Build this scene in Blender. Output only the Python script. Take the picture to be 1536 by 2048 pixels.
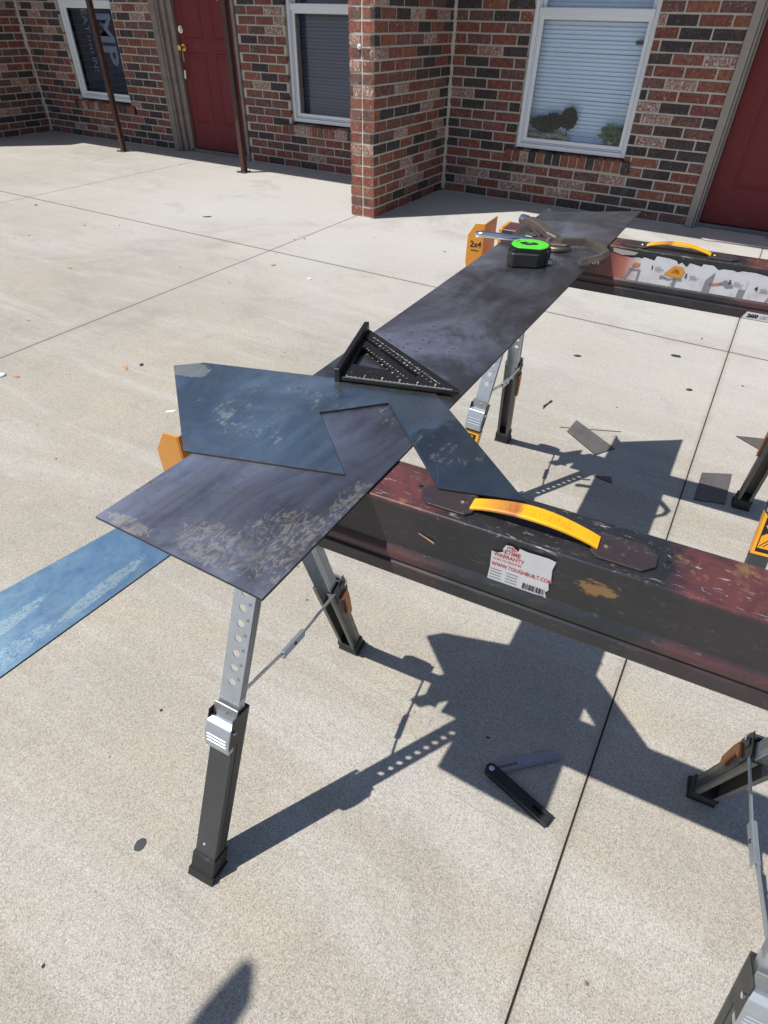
import bpy, bmesh, math, random
from mathutils import Vector, Matrix

random.seed(7)
S = bpy.context.scene
COL = S.collection
for o in list(bpy.data.objects):
    bpy.data.objects.remove(o)
R = math.radians

# ---------------------------------------------------------------- camera
CAM = Vector((2.5144, -5.2733, 1.1867))
yaw, pit, rol = -0.5223, 0.7059, 0.0227
Fv = Vector((math.sin(yaw)*math.cos(pit), math.cos(yaw)*math.cos(pit), -math.sin(pit)))
Rv = Vector((math.cos(yaw), -math.sin(yaw), 0)); Uv = Rv.cross(Fv)
R2 = Rv*math.cos(rol) + Uv*math.sin(rol); U2 = -Rv*math.sin(rol) + Uv*math.cos(rol)
cam = bpy.data.cameras.new('camera'); camo = bpy.data.objects.new('camera', cam); COL.objects.link(camo)
cam.sensor_fit = 'VERTICAL'; cam.sensor_height = 24.0; cam.lens = 24.0*1168.9/2048.0
cam.clip_start = 0.02; cam.clip_end = 600
m = Matrix((R2, U2, -Fv)).transposed().to_4x4(); m.translation = CAM
camo.matrix_world = m
S.camera = camo

# ---------------------------------------------------------------- light
AZ, EL = R(225.5), R(60.3)          # where the sun stands, measured from +X counter clockwise
to_sun = Vector((math.cos(AZ)*math.cos(EL), math.sin(AZ)*math.cos(EL), math.sin(EL)))
W = bpy.data.worlds.new('World'); S.world = W; W.use_nodes = True
nt = W.node_tree; nt.nodes.clear()
sky = nt.nodes.new('ShaderNodeTexSky'); sky.sky_type = 'NISHITA'; sky.sun_disc = False
sky.sun_elevation = EL; sky.sun_rotation = math.atan2(to_sun.x, to_sun.y)
sky.air_density = 1.0; sky.dust_density = 0.9; sky.ozone_density = 4.5
bg = nt.nodes.new('ShaderNodeBackground'); bg.inputs[1].default_value = 0.090
wo = nt.nodes.new('ShaderNodeOutputWorld')
nt.links.new(sky.outputs[0], bg.inputs[0]); nt.links.new(bg.outputs[0], wo.inputs[0])
sl = bpy.data.lights.new('sun', 'SUN'); sl.energy = 5.0; sl.angle = R(0.53); sl.color = (1.0, 0.95, 0.87)
so = bpy.data.objects.new('sun', sl); COL.objects.link(so)
so.rotation_euler = (-to_sun).to_track_quat('-Z', 'Y').to_euler()
so.location = (-3, -6, 9)
S.view_settings.view_transform = 'Standard'; S.view_settings.look = 'None'
S.view_settings.gamma = 1; S.view_settings.use_curve_mapping = False
S.view_settings.exposure = 0.0
S.render.engine = 'CYCLES'

# ---------------------------------------------------------------- material helpers
class NT:
    def __init__(s, name):
        s.m = bpy.data.materials.new(name); s.m.use_nodes = True
        s.t = s.m.node_tree; s.t.nodes.clear()
        s.out = s.t.nodes.new('ShaderNodeOutputMaterial')
        s.p = s.t.nodes.new('ShaderNodeBsdfPrincipled')
        s.t.links.new(s.p.outputs[0], s.out.inputs[0])
        s.tc = s.t.nodes.new('ShaderNodeTexCoord'); s.co = s.tc.outputs['Object']
    def n(s, t, **k):
        n = s.t.nodes.new(t)
        for a, b in k.items(): setattr(n, a, b)
        return n
    def l(s, a, b): s.t.links.new(a, b)
    def setv(s, n, i, v):
        if hasattr(v, 'links') or isinstance(v, bpy.types.NodeSocket): s.l(v, n.inputs[i])
        elif v is not None: n.inputs[i].default_value = v
    def mp(s, scale=(1, 1, 1), loc=(0, 0, 0), rot=(0, 0, 0), co=None):
        n = s.n('ShaderNodeMapping'); s.l(co or s.co, n.inputs[0])
        n.inputs[1].default_value = loc; n.inputs[2].default_value = rot; n.inputs[3].default_value = scale
        return n.outputs[0]
    def noise(s, sc, det=3, rough=.55, co=None, dist=0):
        n = s.n('ShaderNodeTexNoise'); s.l(co or s.co, n.inputs['Vector'])
        n.inputs['Scale'].default_value = sc; n.inputs['Detail'].default_value = det
        n.inputs['Roughness'].default_value = rough; n.inputs['Distortion'].default_value = dist
        return n.outputs['Fac']
    def vor(s, sc, co=None, out='Distance', feature='F1'):
        n = s.n('ShaderNodeTexVoronoi', feature=feature); s.l(co or s.co, n.inputs['Vector']); n.inputs['Scale'].default_value = sc
        return n.outputs[out]
    def ramp(s, f, stops):
        n = s.n('ShaderNodeValToRGB'); s.l(f, n.inputs[0]); e = n.color_ramp.elements
        while len(e) < len(stops): e.new(.5)
        for i, (p, c) in enumerate(stops):
            e[i].position = p
            if not isinstance(c, (tuple, list)): c = (c, c, c)
            e[i].color = (c[0], c[1], c[2], 1)
        return n.outputs[0]
    def mix(s, f, a, b, mode='MIX'):
        n = s.n('ShaderNodeMix', data_type='RGBA', blend_type=mode)
        for i, v in ((0, f), (6, a), (7, b)):
            if isinstance(v, (tuple, list)): v = (v[0], v[1], v[2], 1)
            s.setv(n, i, v)
        return n.outputs[2]
    def math(s, op, a, b=None, c=None, clamp=False):
        n = s.n('ShaderNodeMath', operation=op, use_clamp=clamp)
        for i, v in enumerate((a, b, c)):
            if v is not None: s.setv(n, i, v)
        return n.outputs[0]
    def bump(s, h, st=.3, d=.002):
        n = s.n('ShaderNodeBump'); s.l(h, n.inputs['Height']); n.inputs['Strength'].default_value = st; n.inputs['Distance'].default_value = d
        s.l(n.outputs[0], s.p.inputs['Normal']); return n
    def ball(s, c, r, co=None):
        """soft blob mask 1 at centre c falling to 0 at radius r (tuple radii)"""
        v = s.mp(scale=(1/r[0], 1/r[1], 1/r[2]), loc=(-c[0]/r[0], -c[1]/r[1], -c[2]/r[2]), co=co)
        n = s.n('ShaderNodeVectorMath', operation='LENGTH'); s.l(v, n.inputs[0])
        return s.math('SUBTRACT', 1, n.outputs['Value'], clamp=True)
    def fin(s, col=None, rough=None, metal=None, spec=None):
        if isinstance(col, (tuple, list)): col = (col[0], col[1], col[2], 1)
        s.setv(s.p, 'Base Color', col); s.setv(s.p, 'Roughness', rough); s.setv(s.p, 'Metallic', metal)
        s.setv(s.p, 'Specular IOR Level', spec)
        return s.m

def simple(name, col, rough=.5, metal=0., var=.12, sc=40, bump=0, wear=None, spec=.5):
    t = NT(name)
    f = t.noise(sc, 4)
    c = t.mix(t.math('MULTIPLY', f, var*2), col, tuple(min(1, x*.45) for x in col))
    if wear:
        g = t.ramp(t.noise(sc*2.2, 5, .7), [(.60, 0), (.68, 1)])
        c = t.mix(t.math('MULTIPLY', g, wear[3]), c, wear[:3])
    if bump: t.bump(t.noise(sc*3, 3), bump, .001)
    r = t.math('MULTIPLY_ADD', f, .2, rough-.1)
    return t.fin(c, r, metal, spec)

def concrete(name):
    t = NT(name)
    sep = t.n('ShaderNodeSeparateXYZ'); t.l(t.co, sep.inputs[0]); X_, Y_ = sep.outputs[0], sep.outputs[1]
    big = t.noise(.50, 6, .62, dist=.5)
    med = t.noise(2.6, 6, .68, dist=.7)
    # warm tan paste with greyer and paler clouds
    base = t.mix(t.ramp(big, [(.34, 0), (.62, 1)]), (.368, .344, .298), (.448, .404, .338))
    base = t.mix(t.ramp(med, [(.40, 0), (.70, .55)]), base, (.33, .328, .308))
    yy = t.math('ADD', Y_, t.math('MULTIPLY', t.noise(.9, 5), 2.2))
    pale = t.ramp(t.math('MULTIPLY_ADD', yy, .30, .90), [(.15, 0), (.75, 1)])
    lft = t.ramp(t.math('MULTIPLY_ADD', t.math('ADD', X_, t.noise(1.1, 4)), .30, .95), [(.1, .35), (.7, 1)])
    base = t.mix(t.math('MULTIPLY', t.math('MULTIPLY', pale, lft), .85), base, (.515, .512, .50))
    # drifts of finer cement skin dragged by the trowel
    tr = t.noise(2.2, 6, .72, co=t.mp(scale=(.35, 2.4, 1), rot=(0, 0, .42)), dist=.8)
    base = t.mix(t.ramp(tr, [(.48, 0), (.64, .55)]), base, (.50, .49, .465))
    base = t.mix(t.ramp(t.noise(1.3, 6, .75, co=t.mp(loc=(5, 3, 0)), dist=1.2), [(.52, 0), (.68, .42)]), base, (.285, .27, .24))
    # sand grain
    fine = t.noise(260, 5, .85)
    vg = t.n('ShaderNodeTexVoronoi', feature='F1'); t.l(t.co, vg.inputs['Vector']); vg.inputs['Scale'].default_value = 520
    sg_ = t.n('ShaderNodeSeparateColor'); t.l(vg.outputs['Color'], sg_.inputs[0])
    grain = t.ramp(t.math('ADD', t.math('MULTIPLY', sg_.outputs[2], .55), t.math('MULTIPLY', fine, .45)), [(.18, .62), (.45, .99), (.62, 1.03), (.85, 1.38)])
    gf = t.math('MULTIPLY_ADD', pale, -.55, 1.0)
    base = t.mix(gf, base, t.mix(1.0, base, grain, 'MULTIPLY'))
    vc = t.n('ShaderNodeTexVoronoi', feature='F1'); t.l(t.co, vc.inputs['Vector']); vc.inputs['Scale'].default_value = 290
    sp = t.n('ShaderNodeSeparateColor'); t.l(vc.outputs['Color'], sp.inputs[0])
    near = t.ramp(vc.outputs['Distance'], [(.18, 1), (.38, 0)])
    dark = t.math('MULTIPLY', t.ramp(sp.outputs[0], [(.80, 0), (.86, 1)]), near)
    lite = t.math('MULTIPLY', t.ramp(sp.outputs[1], [(.93, 0), (.95, 1)]), near)
    base = t.mix(t.math('MULTIPLY', t.math('MULTIPLY', dark, gf), .60), base, (.12, .10, .08))
    base = t.mix(t.math('MULTIPLY', t.math('MULTIPLY', lite, gf), .65), base, (.68, .65, .58))
    # hairline drag marks, rust freckles, pits
    hl = t.noise(3.2, 5, .7, co=t.mp(scale=(.5, 26, 1), rot=(0, 0, .55)), dist=.3)
    base = t.mix(t.math('MULTIPLY', t.ramp(hl, [(.60, 0), (.66, .38)]), t.ramp(med, [(.45, 0), (.6, 1)])), base, (.20, .19, .17))
    hl2 = t.noise(2.7, 5, .7, co=t.mp(scale=(24, .6, 1), rot=(0, 0, .9), loc=(4, 9, 0)), dist=.3)
    base = t.mix(t.math('MULTIPLY', t.ramp(hl2, [(.61, 0), (.66, .34)]), t.ramp(big, [(.45, 0), (.6, 1)])), base, (.55, .54, .51))
    rs = t.noise(2.6, 5, .7, co=t.mp(loc=(11, 7, 0)))
    base = t.mix(t.ramp(rs, [(.68, 0), (.78, .40)]), base, (.44, .29, .16))
    pit = t.vor(6.0, co=t.mp(scale=(1, 1, 0)))
    base = t.mix(t.ramp(pit, [(.018, .8), (.030, 0)]), base, (.10, .085, .07))
    # grime gathered along the saw cuts
    for k, ax, vals in ((0, X_, (-2.665, -.155, 2.605)), (1, Y_, (-2.205,))):
        for v in vals:
            d = t.math('ABSOLUTE', t.math('SUBTRACT', ax, v))
            d = t.math('MULTIPLY_ADD', t.noise(14, 5, .7), .03, d)
            base = t.mix(t.ramp(d, [(.012, .30), (.035, 0)]), base, (.17, .15, .125))
    t.bump(t.math('ADD', fine, t.math('MULTIPLY', vc.outputs['Distance'], .5)), .30, .0010)
    return t.fin(base, .85, 0, .25)

def brick_mat(name, a, b, smear, white=(.58, .50, .42)):
    t = NT(name)
    oi = t.n('ShaderNodeObjectInfo')
    off = t.n('ShaderNodeVectorMath', operation='SCALE'); off.inputs[0].default_value = (31, 17, 23); t.l(oi.outputs['Random'], off.inputs[3])
    add = t.n('ShaderNodeVectorMath', operation='ADD'); geo = t.n('ShaderNodeNewGeometry')
    t.l(geo.outputs['Position'], add.inputs[0]); t.l(off.outputs[0], add.inputs[1]); co = add.outputs[0]
    c = t.mix(t.ramp(oi.outputs['Random'], [(0, 0), (1, 1)]), a, b)
    c = t.mix(t.ramp(t.noise(38, 5, .65, co=co), [(.35, 0), (.7, .65)]), c, tuple(x*.42 for x in a))
    # velour texture: short wiggly vertical marks
    v = t.noise(95, 3, .7, co=t.mp(scale=(1.6, 1.6, .55), co=co), dist=1.2)
    c = t.mix(t.ramp(v, [(.53, 0), (.66, .5)]), c, tuple(min(1, x*1.9+.03) for x in b))
    w = t.ramp(t.noise(60, 4, .7, co=t.mp(scale=(1.3, 1.3, .8), co=co), dist=1.6), [(.66-smear, 0), (.72-smear, 1)])
    c = t.mix(t.math('MULTIPLY', w, .85), c, white)
    haze_ = t.ramp(t.noise(5.5, 6, .75, co=geo.outputs['Position'], dist=1.0), [(.54, 0), (.72, .20)])
    c = t.mix(haze_, c, (.36, .32, .29))
    t.bump(t.math('ADD', v, t.noise(220, 3, co=co)), .8, .003)
    return t.fin(c, .9, 0, .2)

def steel(name, base, blue, rough=.34, scuffs=(), co_scale=1.0, metal=1.0, oil=None, cloud=(.22, .205, .19), camt=.35, drag=.2):
    t = NT(name)
    n1 = t.noise(3.6*co_scale, 6, .62, dist=1.1, co=t.mp(scale=(1.5, .8, 1), rot=(0, 0, .25))); n2 = t.noise(26*co_scale, 6, .7)
    c = t.mix(t.ramp(n1, [(.38, 0), (.64, 1)]), base, blue)
    c = t.mix(t.ramp(n2, [(.50, 0), (.78, .55)]), c, tuple(x*.55 for x in base))
    # brushed drag marks and bright scratches
    sc = t.noise(7, 6, .8, co=t.mp(scale=(9, 1.2, 1), rot=(0, 0, .62)), dist=.4)
    c = t.mix(t.ramp(sc, [(.61, 0), (.66, drag)]), c, (.80, .82, .88))
    s2 = t.noise(5, 6, .8, co=t.mp(scale=(2, 14, 1), rot=(0, 0, .25)), dist=.6)
    c = t.mix(t.ramp(s2, [(.62, 0), (.70, drag*1.2)]), c, tuple(x*.5 for x in base))
    c = t.mix(t.ramp(t.noise(2.4*co_scale, 6, .66, co=t.mp(loc=(3, 8, 1)), dist=1.6), [(.50, 0), (.60, camt)]), c, cloud)
    sp = t.vor(70*co_scale)
    c = t.mix(t.math('MULTIPLY', t.ramp(sp, [(.10, .8), (.20, 0)]), t.ramp(n1, [(.5, 0), (.6, 1)])), c, tuple(x*.35 for x in base))
    rr = t.math('MULTIPLY_ADD', n2, .26, rough-.10)
    rr = t.math('MULTIPLY_ADD', n1, .14, rr)
    mm = None
    if oil:
        o = t.ball(*oil)
        o = t.ramp(t.math('MULTIPLY_ADD', t.noise(9, 5, .6, dist=1.8), 1.0, t.math('MULTIPLY', o, .9)), [(.66, 0), (.72, 1)])
        c = t.mix(t.math('MULTIPLY', o, .7), c, (.20, .20, .19))
    hh = n2
    if scuffs:
        k1 = t.noise(scuffs[0][5], 6, .78, co=t.mp(scale=(2.4, 1, 1), rot=(0, 0, .9)), dist=2.6)
        k2 = t.noise(scuffs[0][5]*3, 5, .8, dist=1.0)
        tot = None
        for (cc, rad, colr, thr, amt, scl) in scuffs:
            b = t.ball(cc, rad)
            v = t.math('ADD', t.math('MULTIPLY', t.ramp(b, [(0, 0), (.5, 1)]), .34), t.math('MULTIPLY_ADD', k2, .35, t.math('MULTIPLY', k1, .65)))
            mk = t.math('MULTIPLY', t.ramp(v, [(thr+.24, 0), (thr+.36, 1)]), t.math('MULTIPLY', t.ramp(b, [(0, 0), (.25, 1)]), amt))
            c = t.mix(mk, c, colr)
            tot = mk if tot is None else t.math('MAXIMUM', tot, mk)
        rr = t.math('MULTIPLY_ADD', tot, .35, rr); mm = t.math('MULTIPLY_ADD', tot, -.8, metal)
        hh = t.math('MULTIPLY_ADD', tot, 1.2, hh)
    t.bump(hh, .14, .0008)
    return t.fin(c, rr, mm if mm else metal)

M = {}
M['concrete'] = concrete('concrete_broomed')
M['concrete_sub'] = simple('concrete_joint_dirt', (.20, .17, .135), .95, sc=20)
M['lot'] = simple('lot_bounce_pale', (.40, .385, .35), .9, sc=6, bump=.2)  # unseen lot kept pale to bounce light onto the facade
M['mortar'] = simple('mortar', (.66, .615, .53), .95, var=.35, sc=25, bump=.6)
BR = [brick_mat('brick_red', (.215, .080, .060), (.280, .100, .072), .05, (.70, .63, .55)),
      brick_mat('brick_orange', (.255, .098, .064), (.335, .126, .080), .05, (.70, .63, .55)),
      brick_mat('brick_dark', (.066, .053, .054), (.102, .074, .069), .03, (.45, .40, .37)),
      brick_mat('brick_maroon', (.160, .084, .070), (.210, .104, .083), .06, (.62, .55, .48)),
      brick_mat('brick_pale_washed', (.29, .145, .11), (.38, .20, .15), .14, (.76, .69, .60))]
BW = [.29, .12, .28, .21, .10]
M['white_vinyl'] = simple('white_vinyl', (.84, .86, .88), .35, var=.04)
M['slat_reflect'] = simple('blind_slat_reflect', (.74, .87, 1.0), .45, var=.03)  # white slats with the bright bluish window reflection put into the colour
M['slat_dim'] = simple('blind_slat_dim', (.20, .215, .27), .5, var=.05)  # darker slat copy; the weaker window reflection is put into the colour
M['dark_room'] = simple('dark_interior', (.03, .03, .036), .9)
M['door_red'] = simple('door_red_paint', (.200, .030, .032), .5, var=.2, sc=4, wear=(.25, .12, .1, .2), spec=.25)
M['jamb'] = simple('weathered_brown_trim', (.34, .28, .24), .75, var=.5, sc=12, bump=.3, wear=(.38, .33, .28, .5))
M['jamb_right'] = simple('taupe_painted_trim', (.36, .31, .27), .6, var=.2, sc=9)
M['soffit'] = simple('white_soffit', (.62, .62, .60), .6)
M['shingle'] = simple('roof_shingle', (.10, .09, .085), .9, sc=30)
M['post'] = simple('rusty_brown_post', (.085, .036, .026), .55, var=.35, sc=14, bump=.3, wear=(.19, .08, .045, .6))
M['brass'] = simple('brass', (.72, .48, .16), .25, 1.0)
M['chrome'] = simple('chrome', (.80, .80, .82), .18, 1.0, var=.05)
M['galv'] = simple('galvanised_steel', (.60, .66, .72), .42, .75, var=.30, sc=55)
M['galv_dark'] = simple('galvanised_dull', (.42, .43, .44), .45, .7, var=.4, sc=40)
M['black_plastic'] = simple('black_plastic', (.022, .022, .024), .45, var=.2, wear=(.10, .10, .10, .35))
M['rubber'] = simple('black_rubber', (.028, .027, .027), .7, wear=(.17, .16, .15, .4), sc=25)
M['sleeve'] = simple('charcoal_powdercoat', (.050, .053, .058), .38, var=.2, sc=30)
M['sleeve_lit'] = simple('lit_worn_powdercoat', (.125, .125, .12), .42, var=.3, sc=30, wear=(.26, .26, .25, .4))  # lighter copy for rear legs: reflected light put into the colour, plus wear
M['sleeve_black'] = simple('black_powdercoat', (.020, .021, .024), .42, var=.2)
M['yellow'] = simple('safety_yellow', (.83, .37, .022), .38, var=.12, sc=20, wear=(.45, .18, .04, .25))
M['amber'] = simple('amber_bracket', (.74, .30, .028), .42, var=.25, sc=18, wear=(.35, .16, .05, .3))
M['orange_lever'] = simple('orange_lever', (.56, .20, .065), .5)
M['ink'] = simple('black_ink', (.012, .012, .012), .5, var=0)
M['ink_grey'] = simple('grey_ink', (.22, .22, .24), .6, var=0)
M['red_ink'] = simple('red_ink', (.50, .035, .03), .5, var=0)
M['paper'] = simple('sticker_paper', (.66, .66, .68), .5, var=.18, sc=40)
M['torn'] = simple('torn_paper', (.40, .38, .36), .7, var=.3)
M['threshold_grey'] = simple('threshold_metal', (.25, .25, .26), .4, .8)  # plain grey metal of the door thresholds
M['mat_cloth'] = simple('pale_mat', (.58, .55, .52), .95, var=.25, sc=30, bump=.6)
M['leaf_dark'] = simple('dark_leaf', (.010, .030, .012), .6)
M['leaf_pale'] = simple('pale_leaf', (.16, .24, .13), .6)
M['stone'] = simple('pale_stone', (.42, .35, .28), .8, sc=12)
M['sign_film'] = simple('dark_window_film', (.085, .09, .11), .5, var=.1)
M['sign_text'] = simple('grey_sign_text', (.48, .50, .56), .5, var=0)
M['white_plastic'] = simple('white_plastic', (.8, .8, .8), .25)
M['violet'] = simple('violet_ribbon', (.38, .28, .62), .6)
M['tape_black'] = simple('tape_rubber_black', (.014, .015, .017), .45, var=.1, wear=(.06, .06, .06, .3))
M['lime'] = simple('lime_plastic', (.10, .66, .045), .4, var=.06)
M['square_black'] = simple('square_black_metal', (.022, .022, .024), .34, .3, var=.2, wear=(.20, .19, .17, .35))
M['tick'] = simple('etched_white', (.80, .77, .70), .5, var=.3, sc=400)
M['old_steel'] = simple('worn_brown_steel', (.33, .28, .24), .48, .85, var=.5, sc=30, wear=(.36, .32, .28, .4))
M['gauge_blade'] = simple('grey_gauge_blade', (.40, .385, .43), .42, .7)
M['wood'] = simple('raw_wood', (.42, .29, .16), .8, sc=15)
M['stand'] = simple('blue_stand', (.04, .10, .3), .4)
M['chip_orange'] = simple('orange_chip', (.55, .33, .18), .8)
M['debris'] = simple('dark_debris', (.05, .045, .035), .9)

def glass_mat(name, ior, tint):
    t = NT(name)
    t.t.nodes.remove(t.p)
    tr = t.n('ShaderNodeBsdfTransparent'); tr.inputs[0].default_value = (*tint, 1)
    gl = t.n('ShaderNodeBsdfGlossy'); gl.inputs['Roughness'].default_value = .015; gl.inputs[0].default_value = (1, 1, 1, 1)
    fr = t.n('ShaderNodeFresnel'); fr.inputs[0].default_value = ior
    mx = t.n('ShaderNodeMixShader'); ge = t.n('ShaderNodeNewGeometry'); fac = t.math('MULTIPLY', fr.outputs[0], t.math('SUBTRACT', 1, ge.outputs['Backfacing'])); t.l(fac, mx.inputs[0]); t.l(tr.outputs[0], mx.inputs[1]); t.l(gl.outputs[0], mx.inputs[2])
    t.l(mx.outputs[0], t.out.inputs[0]); return t.m
M['glass'] = glass_mat('window_glass', 1.5, (.95, .97, .99))
M['glass_dark'] = glass_mat('window_glass_left', 1.6, (.80, .83, .88))

# ---------------------------------------------------------------- mesh helpers
def link(name, bm, mat, parent=None, smooth=False, bevel=0, seg=1):
    bmesh.ops.recalc_face_normals(bm, faces=bm.faces)
    if bevel: bmesh.ops.bevel(bm, geom=[e for e in bm.edges if len(e.link_faces) == 2 and e.calc_face_angle(0) > .5], offset=bevel, segments=seg, affect='EDGES', clamp_overlap=True)
    me = bpy.data.meshes.new(name); bm.to_mesh(me); bm.free()
    if isinstance(mat, (list, tuple)):
        for x in mat: me.materials.append(x)
    else: me.materials.append(mat)
    if smooth:
        for p in me.polygons: p.use_smooth = True
    o = bpy.data.objects.new(name, me); COL.objects.link(o)
    if parent: o.parent = parent
    return o
def tag(o, label=None, cat=None, group=None, kind=None):
    if label: o['label'] = label
    if cat: o['category'] = cat
    if group: o['group'] = group
    if kind: o['kind'] = kind
    return o
def empty(name, loc=(0, 0, 0), rz=0, **k):
    o = bpy.data.objects.new(name, None); COL.objects.link(o); o.location = loc; o.rotation_euler = (0, 0, rz)
    o.empty_display_size = .1
    return tag(o, **k)
I4 = Matrix.Identity(4)
def box(bm, x0, x1, y0, y1, z0, z1, mt=None, mi=0):
    vs = [bm.verts.new((mt or I4) @ Vector(p)) for p in ((x0, y0, z0), (x1, y0, z0), (x1, y1, z0), (x0, y1, z0), (x0, y0, z1), (x1, y0, z1), (x1, y1, z1), (x0, y1, z1))]
    for f in ((0, 3, 2, 1), (4, 5, 6, 7), (0, 1, 5, 4), (1, 2, 6, 5), (2, 3, 7, 6), (3, 0, 4, 7)):
        bm.faces.new([vs[i] for i in f]).material_index = mi
    return vs
def plate(bm, outer, holes, z0, z1, mt=None):
    """flat polygon (x,y) with holes, extruded z0..z1; z0==z1 gives a sheet"""
    loops = [outer]+list(holes); allv = []
    es = []
    for lp in loops:
        vs = [bm.verts.new(Vector((p[0], p[1], z1))) for p in lp]; allv.append(vs)
        es += [bm.edges.new((vs[i], vs[(i+1) % len(vs)])) for i in range(len(vs))]
    g = bmesh.ops.triangle_fill(bm, use_beauty=True, use_dissolve=False, edges=es)
    fs = [f for f in g['geom'] if isinstance(f, bmesh.types.BMFace)]
    vs = [v for l in allv for v in l]
    if z0 != z1:
        r = bmesh.ops.extrude_face_region(bm, geom=fs)
        nv = [v for v in r['geom'] if isinstance(v, bmesh.types.BMVert)]
        for v in nv: v.co.z = z0
        vs += nv
    if mt:
        for v in vs: v.co = mt @ v.co
    return vs
def circ(cx, cy, r, n=12, r2=None, a0=0):
    return [(cx+r*math.cos(a0+2*math.pi*i/n), cy+(r2 or r)*math.sin(a0+2*math.pi*i/n)) for i in range(n)]
def cyl(bm, p0, p1, r0, r1=None, n=12, cap=True):
    p0 = Vector(p0); p1 = Vector(p1); r1 = r0 if r1 is None else r1
    w = (p1-p0).normalized(); a = w.orthogonal().normalized(); b = w.cross(a)
    A = [bm.verts.new(p0+(a*math.cos(2*math.pi*i/n)+b*math.sin(2*math.pi*i/n))*r0) for i in range(n)]
    B = [bm.verts.new(p1+(a*math.cos(2*math.pi*i/n)+b*math.sin(2*math.pi*i/n))*r1) for i in range(n)]
    for i in range(n): bm.faces.new((A[i], A[(i+1) % n], B[(i+1) % n], B[i]))
    if cap: bm.faces.new(A[::-1]); bm.faces.new(B)
def sweep(bm, pts, w, h, rnd=8, up=(0, 0, 1)):
    """elliptic section w (sideways) x h (up) along pts; w,h may be lists"""
    pts = [Vector(p) for p in pts]; up = Vector(up); rings = []
    for i, p in enumerate(pts):
        d = (pts[min(i+1, len(pts)-1)]-pts[max(i-1, 0)]).normalized()
        s = d.cross(up).normalized(); u = s.cross(d)
        ww = w[i] if isinstance(w, list) else w; hh = h[i] if isinstance(h, list) else h
        rings.append([bm.verts.new(p+s*ww/2*math.cos(a)*(1 if rnd > 4 else 1.414)+u*hh/2*math.sin(a)*(1 if rnd > 4 else 1.414)) for a in [2*math.pi*(k+(.5 if rnd == 4 else 0))/rnd for k in range(rnd)]])
    for A, B in zip(rings, rings[1:]):
        for i in range(rnd): bm.faces.new((A[i], A[(i+1) % rnd], B[(i+1) % rnd], B[i]))
    bm.faces.new(rings[0][::-1]); bm.faces.new(rings[-1])
def prism(bm, prof, x0, x1, mt=None):
    """profile of (y,z) extruded along x"""
    A = [bm.verts.new((mt or I4) @ Vector((x0, p[0], p[1]))) for p in prof]
    B = [bm.verts.new((mt or I4) @ Vector((x1, p[0], p[1]))) for p in prof]
    n = len(prof)
    for i in range(n): bm.faces.new((A[i], A[(i+1) % n], B[(i+1) % n], B[i]))
    bm.faces.new(A[::-1]); bm.faces.new(B)
def text(name, s, size, mat, mt, parent=None, align='CENTER', ext=0, sx=1.0, shear=0, bold=0):
    c = bpy.data.curves.new('txt', 'FONT'); c.body = s; c.size = size; c.align_x = align; c.align_y = 'CENTER'
    c.extrude = ext; c.shear = shear; c.resolution_u = 2; c.offset = bold
    t = bpy.data.objects.new('txt', c); COL.objects.link(t); bpy.context.view_layer.update()
    me = bpy.data.meshes.new_from_object(t.evaluated_get(bpy.context.evaluated_depsgraph_get()))
    bpy.data.objects.remove(t); bpy.data.curves.remove(c)
    me.transform(mt @ Matrix.Diagonal((sx, 1, 1, 1))); me.name = name
    me.materials.clear(); me.materials.append(mat)
    o = bpy.data.objects.new(name, me); COL.objects.link(o)
    if parent: o.parent = parent
    return o
def B(): return bmesh.new()

# ---------------------------------------------------------------- ground
bm = B(); box(bm, -120, 120, -160, 60, -.30, -.012)
g = tag(link('ground', bm, M['concrete_sub']), kind='structure')
xs = [-10.6, -7.95, -5.3, -2.665, -.155, 2.605, 5.2, 7.8]
ys = [-9.3, -6.35, -2.205, 1.2]
bm0 = None
M['joint'] = simple('joint_edge_dirt', (.14, .12, .095), .95, sc=20)
for i in range(len(xs)-1):
    for j in range(len(ys)-1):
        bm = B(); gx, gp = .0011, .0028
        x0, x1, y0, y1 = xs[i]+gx, xs[i+1]-gx, ys[j]+gp, ys[j+1]-gp
        b = .0014; z = 0
        lo = [bm.verts.new((x, y, -.011)) for x, y in ((x0, y0), (x1, y0), (x1, y1), (x0, y1))]
        md = [bm.verts.new((x, y, -b*.7)) for x, y in ((x0, y0), (x1, y0), (x1, y1), (x0, y1))]
        hi = [bm.verts.new((x, y, 0)) for x, y in ((x0+b, y0+b), (x1-b, y0+b), (x1-b, y1-b), (x0+b, y1-b))]
        for k in range(4):
            bm.faces.new((lo[k], lo[(k+1) % 4], md[(k+1) % 4], md[k])).material_index = 1; bm.faces.new((md[k], md[(k+1) % 4], hi[(k+1) % 4], hi[k])).material_index = 1
        bm.faces.new(hi)
        link('slab', bm, [M['concrete'], M['joint']], g)
bm = B(); box(bm, -120, 120, -160, -9.302, -.011, -.004)
tag(link('parking_lot', bm, M['lot']), kind='structure')

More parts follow.
